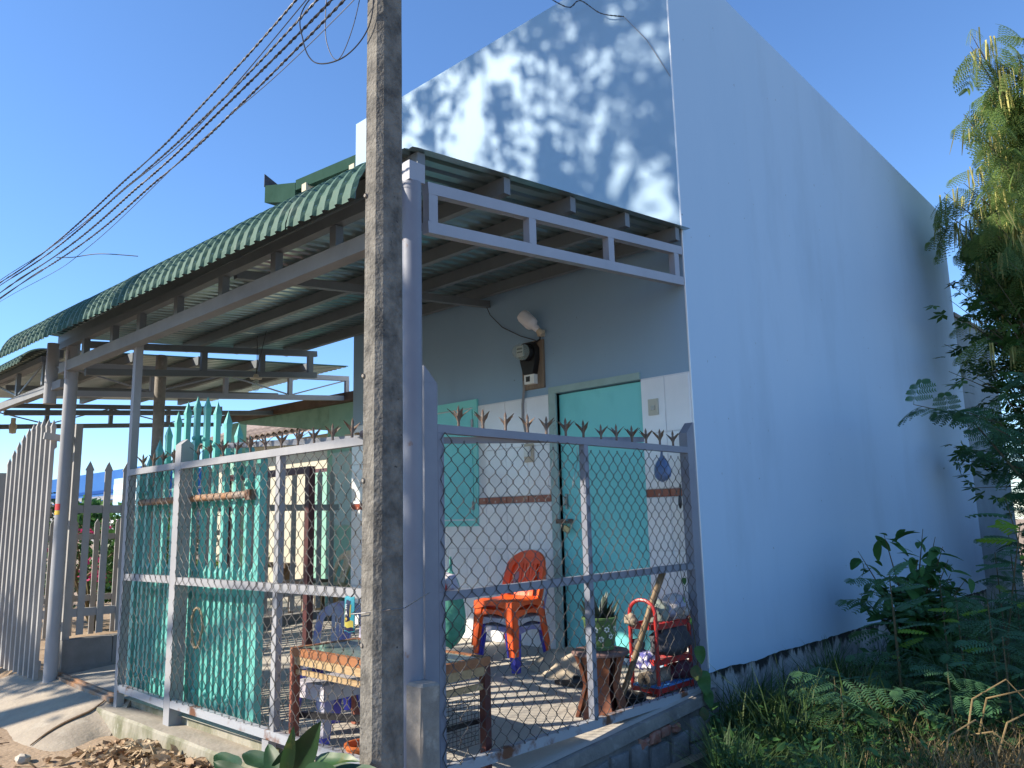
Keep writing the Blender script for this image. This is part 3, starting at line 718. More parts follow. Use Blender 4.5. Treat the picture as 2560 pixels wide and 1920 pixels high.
# ------------------------------------------------------------------ chain-link fences
def wire_panel(a, b, z0f, z1f, nrm, W_=.087, H_=.098, r=.0021):
    a = Vector(a); b = Vector(b); L = (b-a).length; d = (b-a)/L; nv = Vector(nrm)
    mb = MB(); n = int(L/(W_/2))
    hz = H_/2
    for i in range(n+1):
        xc = i*W_/2
        if xc > L: break
        pts = []; k = 0
        zlo = z0f(xc/L); zhi = z1f(xc/L)
        z = zlo
        base = math.floor(zlo/hz)
        jj = base
        jx = R.uniform(-.003,.003)
        while jj*hz <= zhi + hz:
            zz = jj*hz + jx + 0.004*math.sin(xc*7+jj)
            sgn = 1 if (jj + i) % 2 == 0 else -1
            # apex with a small hook so neighbouring wires interlock
            apex = xc + sgn*(W_/4 + .0035)
            dep = .0028
            for dz, dx, dn in ((-.0055,-.0016*sgn,-dep*sgn),(0,0,0),(.0055,-.0016*sgn,dep*sgn)):
                q = zz + dz
                if zlo <= q <= zhi:
                    wob = .003*math.sin(q*9 + xc*5) + .0015*math.sin(q*23+i)
                    ax = min(max(apex + dx + wob, 0), L)
                    pts.append(a + d*ax + Vector((0,0,q)) + nv*(dn + .004*math.sin(q*5+xc*3)))
            jj += 1
        if len(pts) > 2: mb.tube(pts, r, 4, cap=False)
    return mb
def leaf_blade(w, L, curl, segs=4):
    vs = []; fs = []
    for i in range(segs+1):
        t = i/segs; ww = w*math.sin(PI*(0.12+0.86*t))**0.8*(1 + (0.35 if i == 2 else 0))
        y = L*t*math.cos(curl*t); z = L*t*0.9 + 0; o = L*t*math.sin(curl*t)
        vs += [(-ww, o, z), (0, o-0.003, z), (ww, o, z)]
    for i in range(segs):
        for j in range(2): fs.append((i*3+j, i*3+j+1, i*3+j+4, i*3+j+3))
    return vs, fs
def make_finial(sd):
    rr = random.Random(sd); mb = MB()
    mb.lathe([(.007,0),(.0065,.03),(.0095,.045),(.0085,.052),(.006,.056),(.008,.062),(.0055,.068),(.0075,.074),(.006,.084),(.0,.102)], 8)
    k = 3
    for q in range(4):
        if rr.random() < 0.12: continue
        vs, fs = leaf_blade(.0095, .062, rr.uniform(.75,1.15))
        a = PI/4 + q*PI/2 + rr.uniform(-.2,.2); Mx = Matrix.Translation((0,0,.028)) @ Matrix.Rotation(a, 4, 'Z') @ Matrix.Translation((0,.006,0))
        vs2 = [Mx @ Vector(v) for v in vs]
        mb.add(vs2, fs); mb.add([v + Vector((0,0,-.0012)) for v in vs2], [f[::-1] for f in fs])
    return mesh_of('finial', mb, M['rust'], True)
FIN = [make_finial(s) for s in range(5)]
# side fence
SF = thing('chain_link_fence', 'side chain-link fence panel standing on the rubble plinth in front of the teal door', 'fence', (0,-1.3,-0.2))
mb = MB(); mb.box((-.085,-2.5,-.55),(0.0,-2.415,1.70)); mb.prism([(-.085,-2.5,1.701),(0,-2.5,1.701),(0,-2.415,1.701),(-.085,-2.415,1.701)], (0,0,0.001))
mb.add([(-.085,-2.5,1.70),(0,-2.5,1.70),(0,-2.415,1.70),(-.085,-2.415,1.70),(-.085,-2.5,1.785),(0,-2.5,1.785)], [(0,1,5,4),(1,2,5),(2,3,4,5),(3,0,4)])
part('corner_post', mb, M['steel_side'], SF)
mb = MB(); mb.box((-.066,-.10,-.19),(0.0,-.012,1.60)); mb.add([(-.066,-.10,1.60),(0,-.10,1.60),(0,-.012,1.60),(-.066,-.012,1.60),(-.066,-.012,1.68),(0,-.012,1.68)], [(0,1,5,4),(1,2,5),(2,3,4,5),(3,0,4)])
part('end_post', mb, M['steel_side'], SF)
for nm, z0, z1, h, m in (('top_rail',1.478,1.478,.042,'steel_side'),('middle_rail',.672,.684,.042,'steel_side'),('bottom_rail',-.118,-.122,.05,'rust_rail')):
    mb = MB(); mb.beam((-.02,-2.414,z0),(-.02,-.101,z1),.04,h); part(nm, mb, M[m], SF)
for y, za, zb in ((-2.394,-.092,.650),(-2.394,.694,1.456),(-1.246,-.092,.655),(-1.246,.701,1.456)):
    mb = MB(); mb.box((-.04,y-.0195,za),(0,y+.0195,zb)); part('stile', mb, M['steel_side'], SF)
part('wire_mesh', wire_panel((.006,-2.40,0),(.006,-.105,0), lambda t: -.10, lambda t: 1.462, (1,0,0)), M['wire'], SF, kind='stuff')
for i, y in enumerate((-2.256,-2.084,-1.913,-1.737,-1.579,-1.407,-1.242,-1.068,-.908,-.74,-.58,-.418,-.255)):
    inst('finial', FIN[i % 5], SF, Matrix.Translation(Vector((-.02,y,1.498)) - SF.location) @ Matrix.Rotation(R.uniform(0,.5) + (rad(20)), 4, 'Z') @ Matrix.Rotation(R.uniform(-.08,.08), 4, 'X') @ Matrix.Scale(R.uniform(.95,1.12), 4))
mb = MB(); mb.beam((-.07,-2.40,1.425),(-.07,-.55,1.532),.03,.032); part('loose_bar', mb, M['steel_side'], SF)
# front fence
FF = thing('chain_link_fence', 'sunlit front chain-link fence panel standing on the kerb before the teal gate', 'fence', (-1.7,-2.53,-.28))
def yy(x): return yf(x)
def fpost(x0, x1, z0, z1, nm, dp, tip=0):
    y = yy((x0+x1)/2); mb = MB(); mb.box((x0,y-.0,z0),(x1,y+dp,z1))
    if tip:
        xm = (x0+x1)/2
        mb.add([(x0,y,z1),(x1,y,z1),(x1,y+dp,z1),(x0,y+dp,z1),(x0,y+dp/2,z1+tip),(x1,y+dp/2,z1+tip)], [(0,1,5,4),(1,2,5),(2,3,4,5),(3,0,4)])
    part(nm, mb, M['steel'], FF)
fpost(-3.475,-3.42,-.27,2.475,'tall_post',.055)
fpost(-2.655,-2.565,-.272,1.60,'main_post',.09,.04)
def frail(nm, xa, xb, za, zb, h, m):
    mb = MB(); mb.beam((xa,yy(xa)+.02,za),(xb,yy(xb)+.02,zb),.04,h); part(nm, mb, M[m], FF)
for xa, xb in ((-3.42,-2.655),(-2.565,-.088)):
    frail('top_rail',xa,xb,1.452,1.456,.045,'steel'); frail('middle_rail',xa,xb,.668,.674,.048,'steel'); frail('bottom_rail',xa,xb,-.128,-.142,.05,'rust_rail')
for xc in (-1.305,):
    for za, zb in ((-.112,.646),(.698,1.43)):
        y = yy(xc); mb = MB(); mb.box((xc-.024,y+.001,za),(xc+.024,y+.039,zb)); part('stile', mb, M['steel'], FF)
fpost(-1.40,-1.33,-.30,-.166,'foot',.05)
for xa, xb in ((-3.418,-2.657),(-2.563,-.09)):
    part('wire_mesh', wire_panel((xa,yy(xa)-.005,0),(xb,yy(xb)-.005,0), lambda t: -.11, lambda t: 1.44, (0,-1,0)), M['wire'], FF, kind='stuff')
for i, x_ in enumerate((-3.23,-3.055,-2.888,-2.714,-2.346,-2.173,-2.003,-1.834,-1.659,-1.482,-1.309,-1.131,-.962,-.785,-.608,-.434,-.26)):
    inst('finial', FIN[(i*3+1) % 5], FF, Matrix.Translation(Vector((x_,yy(x_)+.02,1.476)) - FF.location) @ Matrix.Rotation(R.uniform(0,.6)+.5, 4, 'Z') @ Matrix.Rotation(R.uniform(-.1,.1), 4, 'Y') @ Matrix.Scale(R.uniform(.98,1.15), 4))
mb = MB(); mb.beam((-2.02,yy(-2)+.07,1.552),(-.12,yy(0)+.07,1.452),.03,.034); part('loose_bar', mb, M['steel'], FF)
# tie wire round the pole and the rail
# ------------------------------------------------------------------ teal gate slid open behind the fence
TG = thing('teal_gate', 'teal steel picket gate with arched spear tops slid behind the front fence', 'gate', (-2.84,-2.37,-.2))
gx0, gx1, gy_ = -3.61, -1.72, -2.40
def picket(th, mt, x, y, z0, z1, w, tip, nm='picket', along='x', tw=1.25):
    mb = MB(); mb.box((x-w/2,y-w/2,z0),(x+w/2,y+w/2,z1))
    k = w/2*tw; a = z1; b = z1 + tip*.30; c = z1 + tip
    mb.add([(x-k*.8,y-k*.8,a),(x+k*.8,y-k*.8,a),(x+k*.8,y+k*.8,a),(x-k*.8,y+k*.8,a),(x-k,y-k,b),(x+k,y-k,b),(x+k,y+k,b),(x-k,y+k,b),(x,y,c)],
           [(0,1,5,4),(1,2,6,5),(2,3,7,6),(3,0,4,7),(4,5,8),(5,6,8),(6,7,8),(7,4,8)])
    return part(nm, mb, mt, th)
for x_ in (gx0, gx1):
    mb = MB(); mb.box((x_-.03,gy_-.025,-.17),(x_+.03,gy_+.025,1.44)); mb.add([(x_-.03,gy_-.025,1.44),(x_+.03,gy_-.025,1.44),(x_+.03,gy_+.025,1.44),(x_-.03,gy_+.025,1.44),(x_,gy_-.025,1.48),(x_,gy_+.025,1.48)], [(0,1,4),(1,2,5,4),(2,3,5),(3,0,4,5)])
    part('stile', mb, M['teal_metal'], TG)
N = 12
def arch(t): return 1.42 + 0.44*math.sin(PI*t)**1.3
for i in range(1, N):
    t = i/N; x_ = gx0 + (gx1-gx0)*t
    picket(TG, M['teal_metal'], x_, gy_, -.165, arch(t)-.02, .036, .13)
for i in range(N):
    x_ = gx0 + (gx1-gx0)*(i+.5)/N
    picket(TG, M['teal_metal'], x_, gy_, -.165, .70, .026, .07, nm='short_picket')
for z in (-.06, .56, 1.18):
    mb = MB(); mb.box((gx0+.031,gy_+.02,z-.025),(gx1-.031,gy_+.045,z+.025)); part('rail', mb, M['teal_metal'], TG)
for (ta, tb) in ((0.02,.25),(.25,.5),(.5,.75),(.75,.98)):
    mb = MB(); mb.beam((gx0+(gx1-gx0)*ta,gy_+.032,arch(ta)-.20),(gx0+(gx1-gx0)*tb,gy_+.032,arch(tb)-.20),.02,.05); part('arch_rail', mb, M['teal_metal'], TG)
for i in range(1, N):
    t = i/N; x_ = gx0 + (gx1-gx0)*t
    for z in (-.06, arch(t)-.2):
        mb = MB(); mb.ball((x_,gy_-.02,z),.016,8,5); part('rivet', mb, M['teal_metal'], TG, True)
mb = MB(); mb.tube([(-3.45,-2.462,1.222),(-1.80,-2.448,1.225)], .024, 12); part('push_bar', mb, M['rust_pipe'], TG, True)
mb = MB(); mb.box((-1.80,-2.47,1.19),(-1.74,-2.426,1.255)); part('bar_bracket', mb, M['rust'], TG)
mb = MB()
pts = [(-2.42+.085*math.cos(a)*(1 if a < PI else .8), -2.455, .36+.13*math.sin(a)) for a in [2*PI*i/20 for i in range(20)]]
mb.tube(pts, .008, 6, closed=True); solo('rope_loop', mb, M['tan'], 'loop of dark rope hanging on the teal gate pickets', 'rope', smooth=True)

# ------------------------------------------------------------------ concrete utility pole
UP = thing('utility_pole', 'weathered grey concrete utility pole rising past the top of the picture', 'utility pole', (0.43,-3.07,-.5))
def psec(z):
    s = 1.0 - 0.030*(z)
    return s
mb = MB(); zs = [-.6 + 0.22*i for i in range(34)]
ring = []
for z in zs:
    s = psec(z); a, b, c = .061*s, .073*s, .024*s
    p = [(-a,-b+c),(-a+c,-b),(a-c,-b),(a,-b+c),(a,b-c),(a-c,b),(-a+c,b),(-a,b-c)]
    ring.append([(.432+q[0]+.0012*noise.noise(Vector((q[0]*30,z*5,q[1]*30))), -3.075+q[1]+.0012*noise.noise(Vector((q[1]*30,z*6,9))), z) for q in p])
vs = [v for r_ in ring for v in r_]; fs = []
for i in range(len(zs)-1):
    for j in range(8): fs.append((i*8+j, i*8+(j+1) % 8, i*8+8+(j+1) % 8, i*8+8+j))
fs.append(tuple((len(zs)-1)*8+j for j in range(8)))
mb.add(vs, fs); part('shaft', mb, M['pole'], UP)
for z, dx in ((1.60,-.035),(1.19,-.03),(.58,-.03),(2.35,-.03)):
    mb = MB(); mb.tube([(.432+dx,-3.15,z),(.432+dx,-3.135,z)], .010, 10, cap=False); mb.tube([(.432+dx,-3.15,z),(.432+dx,-3.135,z)], .007, 10); part('step_hole', mb, M['concrete'], UP, True)
mb = MB(); mb.tube([(-.30,-2.53,.70),(.352,-3.16,.69),(.44,-3.158,.70),(.512,-3.10,.71),(.51,-3.03,.71),(.1,-2.56,.71)], .002, 5)
part('tie_wire', mb, M['metal'], UP)
# short concrete stub post at the fence corner
mb = MB(); x0, y0 = .10, -2.60
for z0, z1 in ((-.7,.33),):
    c = .008; a = .055
    p = [(-a,-a+c),(-a+c,-a),(a-c,-a),(a,-a+c),(a,a-c),(a-c,a),(-a+c,a),(-a,a-c)]
    zz = [-.7,-.4,-.2,-.05,.1,.2,.28,.318,.33]
    vs = []
    for z in zz:
        k = 1 if z < .32 else .82
        for j, q in enumerate(p): vs.append((x0+q[0]*k+.005*noise.noise(Vector((z*6,j*2.3,1))), y0+q[1]*k+.005*noise.noise(Vector((z*6,j*2.3,7))), z + (.012*noise.noise(Vector((j*3.1,1,4))) if z > .3 else 0)))
    fs = [(i*8+j, i*8+(j+1) % 8, i*8+8+(j+1) % 8, i*8+8+j) for i in range(len(zz)-1) for j in range(8)] + [tuple((len(zz)-1)*8+j for j in range(8))]
    mb.add(vs, fs)
solo('concrete_stub', mb, M['concrete'], 'short broken concrete post at the corner where the two fences meet', 'post')

# ------------------------------------------------------------------ overhead cables
def cable(pts, r, label, twist=True, mt='cable_sky', name='overhead_cable', grp='overhead cables from the concrete pole'):
    P = [Vector(p) for p in pts]; out = []
    for i in range(len(P)-1):
        p0 = P[max(i-1,0)]; p1 = P[i]; p2 = P[i+1]; p3 = P[min(i+2,len(P)-1)]
        n = max(4, int((p2-p1).length/0.03)) if twist and (p2-p1).length < 3 else 14
        for k in range(n):
            t = k/n; out.append(0.5*((2*p1)+(p2-p0)*t+(2*p0-5*p1+4*p2-p3)*t*t+(3*p1-p0-3*p2+p3)*t**3))
    out.append(P[-1]); mb = MB()
    if twist:
        L = 0; 
        for ph in (0, PI):
            q = []; L = 0
            for i, p in enumerate(out):
                if i: L += (p-out[i-1]).length
                a = L*70 + ph
                q.append(p + Vector((0.3*math.cos(a), math.cos(a), math.sin(a)))*r*.75)
            mb.tube(q, r*.72, 5, cap=False)
    else: mb.tube(out, r, 6)
    return solo(name, mb, M[mt], label, 'cable', grp, smooth=True)
Yc = -3.2
cabs = [
 ([(.40,-3.12,3.75),(-.068,Yc,3.46),(-1.069,Yc,3.30),(-1.95,Yc,3.22),(-4.4,Yc-.05,3.10),(-9,-3.4,3.35),(-24,-3.8,5.2)], .005, 'uppermost twisted overhead cable', True),
 ([(.41,-3.12,3.66),(.04,Yc,3.42),(-1.03,Yc,3.20),(-1.9,Yc,3.155),(-4.1,Yc-.05,3.11),(-9,-3.4,3.35),(-24,-3.85,5.2)], .0026, 'thin single overhead wire below the uppermost twisted cable', False),
 ([(.41,-3.12,3.58),(.126,Yc,3.37),(-.825,Yc,3.235),(-2.0,Yc,3.16),(-4.15,Yc-.05,3.065),(-9,-3.4,3.3),(-24,-3.75,5.15)], .005, 'second twisted overhead cable, close under the thin wire', True),
 ([(.42,-3.12,3.50),(.25,Yc,3.31),(-.749,Yc,3.19),(-1.8,Yc,3.10),(-3.8,Yc-.05,3.00),(-9,-3.4,3.2),(-24,-3.9,5.1)], .0055, 'thickest twisted overhead cable in the middle of the bundle', True),
 ([(.42,-3.12,3.42),(.31,Yc,3.255),(-.589,Yc,3.13),(-1.511,Yc,3.05),(-3.5,Yc-.05,2.945),(-9,-3.4,3.15),(-24,-3.8,5.05)], .005, 'lowest twisted overhead cable', True),
 ([(.43,-3.12,3.36),(.36,Yc,3.215),(-.243,Yc,3.14),(-1.05,Yc,3.09),(-2.66,Yc,2.925),(-4.2,Yc,2.96),(-9,-3.4,3.15),(-24,-3.7,5.0)], .002, 'thin kinked wire hanging lowest under the cable bundle', False)]
for p, r, l, tw in cabs: cable(p, r, l, tw)
cable([(.37,-3.15,3.52),(.03,-3.22,3.36),(.02,-3.22,3.19),(.09,-3.2,3.06),(.25,-3.17,3.02),(.40,-3.16,3.06),(.46,-3.157,3.17),(.44,-3.157,3.38),(.40,-3.155,3.5)], .003, 'slack loop of black wire hanging from the concrete pole', False, 'cable_b', 'slack_wire')
cable([(.20,-3.2,3.45),(.17,-3.2,3.3),(.18,-3.2,3.12),(.24,-3.18,3.015),(.33,-3.165,3.14),(.40,-3.155,3.38),(.42,-3.155,3.5)], .002, 'thin wire bent into a point beside the slack loop', False, 'cable_b', 'slack_wire')
cable([(.36,-3.1,3.4),(.30,-2.95,2.95),(.2,-2.85,2.88)], .002, 'fine wire dropping from the pole to the canopy edge', False, 'cable_b', 'drop_wire', None)
cable([(-3.3,-3.22,3.0),(-3.0,-3.2,2.93),(-2.62,-3.15,2.87),(-2.35,-3.0,2.82)], .003, 'short frayed wire running from the cables to the canopy sheet', False, 'cable_b', 'drop_wire', None)
# service wire to the wall hook
cable([(.0,-2.2,6.35),(-.70,-.9,5.85),(-1.10,-.35,5.62),(-.92,-.12,5.36),(-.78,-.10,5.36),(-.60,-.06,5.17),(-.40,-.02,5.06)], .005, 'twisted service cable arriving at the hook high on the front wall', True, 'cable_b', 'service_cable', None)
mb = MB(); mb.tube([(-.40,-.018,5.06),(-.2,-.012,4.76),(-.012,-.01,4.37)], .003, 5); solo('wall_wire', mb, M['cable_g'], 'pale wire running diagonally down the wall from the hook', 'wire')

# ------------------------------------------------------------------ things on the patio
def plank(mb, p, q, w, h, up=(0,0,1)): mb.beam(p, q, w, h, up)
T = thing('low_table', 'low red-brown table with a green glass top just behind the front fence', 'table', (-.72,-2.18,-.2))
tx0, tx1, ty0, ty1, tz = -1.30, -.13, -2.42, -1.95, .325
mb = MB(); mb.box((tx0+.035,ty0+.035,tz-.012),(tx1-.035,ty1-.035,tz)); part('glass_top', mb, M['glass_top'], T)
for a, b in (((tx0,ty0,tz-.04),(tx1,ty0+.034,tz+.004)),((tx0,ty1-.034,tz-.04),(tx1,ty1,tz+.004)),((tx0,ty0+.0345,tz-.04),(tx0+.034,ty1-.0345,tz+.004)),((tx1-.034,ty0+.0345,tz-.04),(tx1,ty1-.0345,tz+.004))):
    mb = MB(); mb.box(a, b); part('top_edge', mb, M['table_edge'], T)
for a, b in (((tx0+.04,ty0+.002,tz-.085),(tx1-.04,ty0+.022,tz-.041)),((tx1-.022,ty0+.04,tz-.085),(tx1-.002,ty1-.04,tz-.041))):
    mb = MB(); mb.box(a, b); part('apron', mb, M['wood_pale'], T)
for x_, y_ in ((tx0+.022,ty0+.022),(tx1-.022,ty0+.022),(tx0+.022,ty1-.022),(tx1-.022,ty1-.022)):
    mb = MB(); mb.box((x_-.021,y_-.021,fz(min(x_,0),y_)),(x_+.021,y_+.021,tz-.041)); part('leg', mb, M['table_red'] if x_ < -1 else M['maroon'], T)
for a, b in (((tx0+.044,ty0+.012,.185),(tx1-.044,ty0+.03,.212)),((tx1-.03,ty0+.044,.17),(tx1-.012,ty1-.044,.20))):
    mb = MB(); mb.box(a, b); part('stretcher', mb, M['wood_pale'], T)
mb = MB(); mb.beam((tx0+.03,ty0+.06,-.045),(tx1-.03,ty0+.16,.05),.03,.03); part('brace_bar', mb, M['black'], T)
cg = thing('wire_basket', 'black square-grid wire mesh panel hanging under the right end of the low table', 'wire mesh', (-.175,-2.2,-.1))
mb = MB()
for i in range(17):
    y = -2.40 + .41*i/16; mb.tube([(-.185,y,-.10),(-.185,y,.135)], .0016, 4)
for i in range(12):
    z = -.10 + .235*i/11; mb.tube([(-.185,-2.40,z),(-.185,-1.99,z)], .0016, 4)
part('grid', mb, M['black'], cg, kind='stuff')
mb = MB(); mb.box((-.20,-2.41,-.005),(-.188,-1.98,.02)); part('rim', mb, M['black'], cg)
for y in (-2.3,-2.26): 
    mb = MB(); mb.tube([(-.185,y,.02),(-.185,y,.28)], .003, 5); part('hanger', mb, M['black'], cg)

def chair_parts(root, m, m2, s=1.0, z0=0):
    w, d, hs, hb = .36*s, .36*s, .33*s, .66*s
    def add(nm, mb, mm): part(nm, mb, mm, root, True, local=True)
    mb = MB()
    def seat(u, v):
        x = (u-.5)*w; y = (v-.5)*d
        return (x*(1-.08*v), y, z0 + hs - .018*math.sin(PI*u)*math.sin(PI*min(1,v*1.1)) - (0.02 if (u in (0,1) or v in (0,1)) else 0))
    mb.grid(seat, 8, 8)
    for sgn in (0,1):
        mb.grid(lambda u, v: ((-w/2+w*u)*1.0, -d/2-.004*v, z0+hs-.02-.052*v*(1+.35*math.cos(2*PI*u))*0.8), 10, 2) if sgn == 0 else None
    for sx in (-1,1): mb.grid(lambda u, v: (sx*(w/2+.004*v), -d/2+d*u, z0+hs-.02-.052*v*(1+.35*math.cos(2*PI*u))*0.8), 10, 2)
    add('seat', mb, m)
    for sx in (-1,1):
        for sy in (-1,1):
            mb = MB(); sp = .025*s; x = sx*(w/2-.018); y = sy*(d/2-.018); x2 = x+sx*sp; y2 = y+sy*sp*(1.6 if sy > 0 else .8)
            a = .028*s; zt = z0+hs-.03
            # L-shaped moulded leg
            for (ox, oy, lx, ly) in ((0,0,a,.006),(0,0,.006,a)):
                q = []
                for (px, py, pz, k) in ((x, y, zt, 1.25),(x2, y2, z0, .85)):
                    xa = px+sx*.012; ya = py+sy*.012
                    q += [(xa, ya, pz),(xa-sx*lx*2*k, ya, pz),(xa-sx*lx*2*k, ya-sy*ly*2*k, pz),(xa, ya-sy*ly*2*k, pz)]
                mb.add(q, [(0,1,5,4),(1,2,6,5),(2,3,7,6),(3,0,4,7),(4,5,6,7),(0,3,2,1)])
            add('leg', mb, m2)
    # backrest: arched rim and slats
    tilt = .30
    def bp(u, v):                       # u -1..1 across, v 0..1 up
        z = z0 + hs - .01 + (hb-hs)*v; y = d/2 - .01 + tilt*(hb-hs)*v - .05*s*u*u*(1-.4*v)
        return Vector((u*w/2*(1.0+.02*v), y, z))
    rim = [bp(-1,0), bp(-1.02,.3), bp(-1.0,.55)] + [bp(-math.cos(PI*t/12)*1.0, .62+.38*math.sin(PI*t/12)) for t in range(1,12)] + [bp(1.0,.55), bp(1.02,.3), bp(1,0)]
    mb = MB()
    wd = .036*s
    vs = []; c = bp(0,.5)
    for i, p in enumerate(rim):
        u = (p.x)/(w/2); q = Vector((p.x*.76, p.y+.0, z0+hs-.01+(p.z-(z0+hs-.01))*(.86 if p.z > c.z else .98)))
        q.y = d/2 - .01 + tilt*(q.z-(z0+hs-.01)) - .05*s*(q.x/(w/2))**2 
        vs += [p + Vector((0,-.012,0)), q + Vector((0,-.004,0)), q + Vector((0,.010,0)), p + Vector((0,.012,0))]
    fs = []
    for i in range(len(rim)-1):
        for j in range(4): fs.append((i*4+j, i*4+(j+1)%4, (i+1)*4+(j+1)%4, (i+1)*4+j))
    mb.add(vs, fs); add('back_rim', mb, m)
    mb = MB()
    for k in range(-2,3):
        u0 = k*.15; u1 = k*.20
        pts = [bp(u0, t) for t in (.0,.25,.5,.7,.86)]; pts = [p + Vector(((u1-u0)*w/2*i/4, 0, 0)) for i, p in enumerate(pts)]
        for i in range(4): mb.beam(pts[i], pts[i+1], .026*s, .007, up=(0,1,0))
    mb.grid(lambda u, v: bp((u-.5)*1.0, .0+.16*v) + Vector((0,-.004,0)), 8, 2)
    mb.grid(lambda u, v: bp((u-.5)*1.2, .70+.17*v*(1-abs(u-.5)*.8)) + Vector((0,-.004,0)), 8, 2)
    add('back_slats', mb, m)
cx, cy = -1.33, -.53
g = 'stack of plastic chairs against the tiled wall'
zf = fz(cx, cy-.1)
for k, (nm, m, m2, lab) in enumerate((('plastic_chair','purple','blue_pl','purple plastic chair at the bottom of the chair stack by the tiled wall'),
                                      ('plastic_chair','purple','blue_pl','faded lilac plastic chair wedged between the purple and the orange chairs'),
                                      ('plastic_chair','orange','orange','lower of the two orange plastic chairs in the stack by the tiled wall'),
                                      ('plastic_chair','orange','orange','topmost orange plastic chair of the stack by the tiled wall'))):
    c = thing(nm, lab, 'chair', (cx, cy-.010*k, zf + .058*k - .002*k), g, rad(3))
    chair_parts(c, M[m if k != 1 else 'whitish'], M[m2], 1+.012*k)
c = thing('plastic_chair', 'single worn purple plastic chair standing behind the low table', 'chair', (-1.80,-1.80,fz(-1.80,-1.80)), None, rad(38))
chair_parts(c, M['purple'], M['blue_pl'], .98)
st = thing('plastic_stool', 'stack of purple plastic stools with a dusty lilac top under the low table', 'stool', (-1.25,-2.18,fz(-1.25,-2.18)), None, rad(3))
for k in range(2):
    mb = MB(); zt = .275 + .035*k; hw = .15
    mb.grid(lambda u, v: (hw*2*(u-.5), hw*2*(v-.5), zt + .006*math.sin(PI*u)*math.sin(PI*v)), 6, 6)
    for i in range(4):
        a = i*PI/2; mb.grid(lambda u, v: Matrix.Rotation(a,3,'Z') @ Vector((hw*2*(u-.5), -hw-.006*v, zt-.05*v)), 8, 1)
    part('seat', mb, M['whitish'], st, True, local=True)
    for i in range(4):
        a = i*PI/2; mb = MB(); zb = .0 + .035*k
        q = [Matrix.Rotation(a,3,'Z') @ Vector(p) for p in ((-.14,-.14,zt-.05),(-.075,-.15,zt-.05),(-.15,-.075,zt-.05),(-.165,-.165,zb),(-.125,-.17,zb),(-.17,-.125,zb))]
        mb.add(q, [(0,1,4,3),(0,3,5,2),(1,2,5,4),(3,4,5)]); part('leg', mb, M['blue_pl'] if k == 0 else M['purple'], st, local=True)
# wooden stool with pot
sx, sy = -.20, -.93; szf = fz(sx, sy)
ws = thing('wooden_stool', 'round topped dark red wooden stool with curved slab legs under the flower pot', 'stool', (sx, sy, szf))
mb = MB(); mb.lathe([(.0,.352),(.165,.352),(.178,.360),(.178,.372),(.17,.380),(0,.381)], 28, (sx,sy,szf)); part('seat', mb, mat('dusty_stool_top',(0.20,0.125,0.11),0.7,col2=(0.14,0.08,0.07),scale=7), ws, True)
for k in range(4):
    a = k*PI/2 + .45; mb = MB(); e = Vector((math.cos(a), math.sin(a), 0)); pz = Vector((-e.y, e.x, 0))
    pr = [(.15,0),(.125,.09),(.10,.18),(.12,.28),(.145,.352)]; n = len(pr); vs = []
    for (r_, z) in pr:
        for s_ in (-1,1): vs += [Vector((sx,sy,szf+z)) + e*r_ + pz*s_*(.062+.03*(r_-.1)/.05), Vector((sx,sy,szf+z)) + e*(r_-.02) + pz*s_*(.06+.03*(r_-.1)/.05)]
    fs = []
    for i in range(n-1):
        b = i*4; fs += [(b,b+2,b+6,b+4),(b+1,b+5,b+7,b+3),(b,b+4,b+5,b+1),(b+2,b+3,b+7,b+6)]
    mb.add(vs, fs); part('leg', mb, M['wood'], ws, True)
mb = MB(); mb.lathe([(.085,.0),(.07,.18),(.085,.352)], 10, (sx,sy,szf)); part('core', mb, M['maroon'], ws, True)
px_, py_, pz_ = sx+.005, sy+.0, szf+.3812
fp = thing('flower_pot', 'green pot printed with white flowers holding dark spiky leaves on the wooden stool', 'flower pot', (px_,py_,pz_))
prof_p = [(.068,0),(.078,.004),(.082,.02),(.079,.026),(.084,.035),(.097,.10),(.101,.165),(.103,.168),(.103,.178),(.112,.183),(.113,.195),(.104,.197),(.098,.17),(0,.165)]
mb = MB(); mb.lathe(prof_p, 28, (px_,py_,pz_)); part('pot', mb, M['pot'], fp, True)
def on_pot(a, z, du, dv):
    r_ = .084 + (.097-.084)*(z-.035)/.065 if z < .1 else .097 + .004*(z-.1)/.065
    aa = a + du/r_; zz = z + dv; rr = (.084 + (.097-.084)*(zz-.035)/.065 if zz < .1 else .097 + .004*(zz-.1)/.065) + .0012
    return Vector((px_+rr*math.cos(aa), py_+rr*math.sin(aa), pz_+zz))
mb = MB(); a0 = math.atan2(-4.04, 3.13)
for (da, z) in ((-.30,.125),(.42,.128),(-.62,.075),(.05,.072),(.72,.085),(-.95,.12),(1.1,.13),(-1.4,.08),(1.5,.07)):
    for k in range(6):
        t = k*PI/3 + .3; c = (.0125*math.cos(t), .0125*math.sin(t))
        ring = [on_pot(a0+da, z, c[0]+.0062*math.cos(q*PI/3), c[1]+.0062*math.sin(q*PI/3)) for q in range(6)]
        mb.add(ring, [tuple(range(6))])
for k in range(26):
    da = R.uniform(-1.5,1.5); z = R.uniform(.05,.155)
    ring = [on_pot(a0+da, z, .0032*math.cos(q*PI/3), .0032*math.sin(q*PI/3)) for q in range(6)]; mb.add(ring, [tuple(range(6))])
part('flower_print', mb, M['white'], fp)
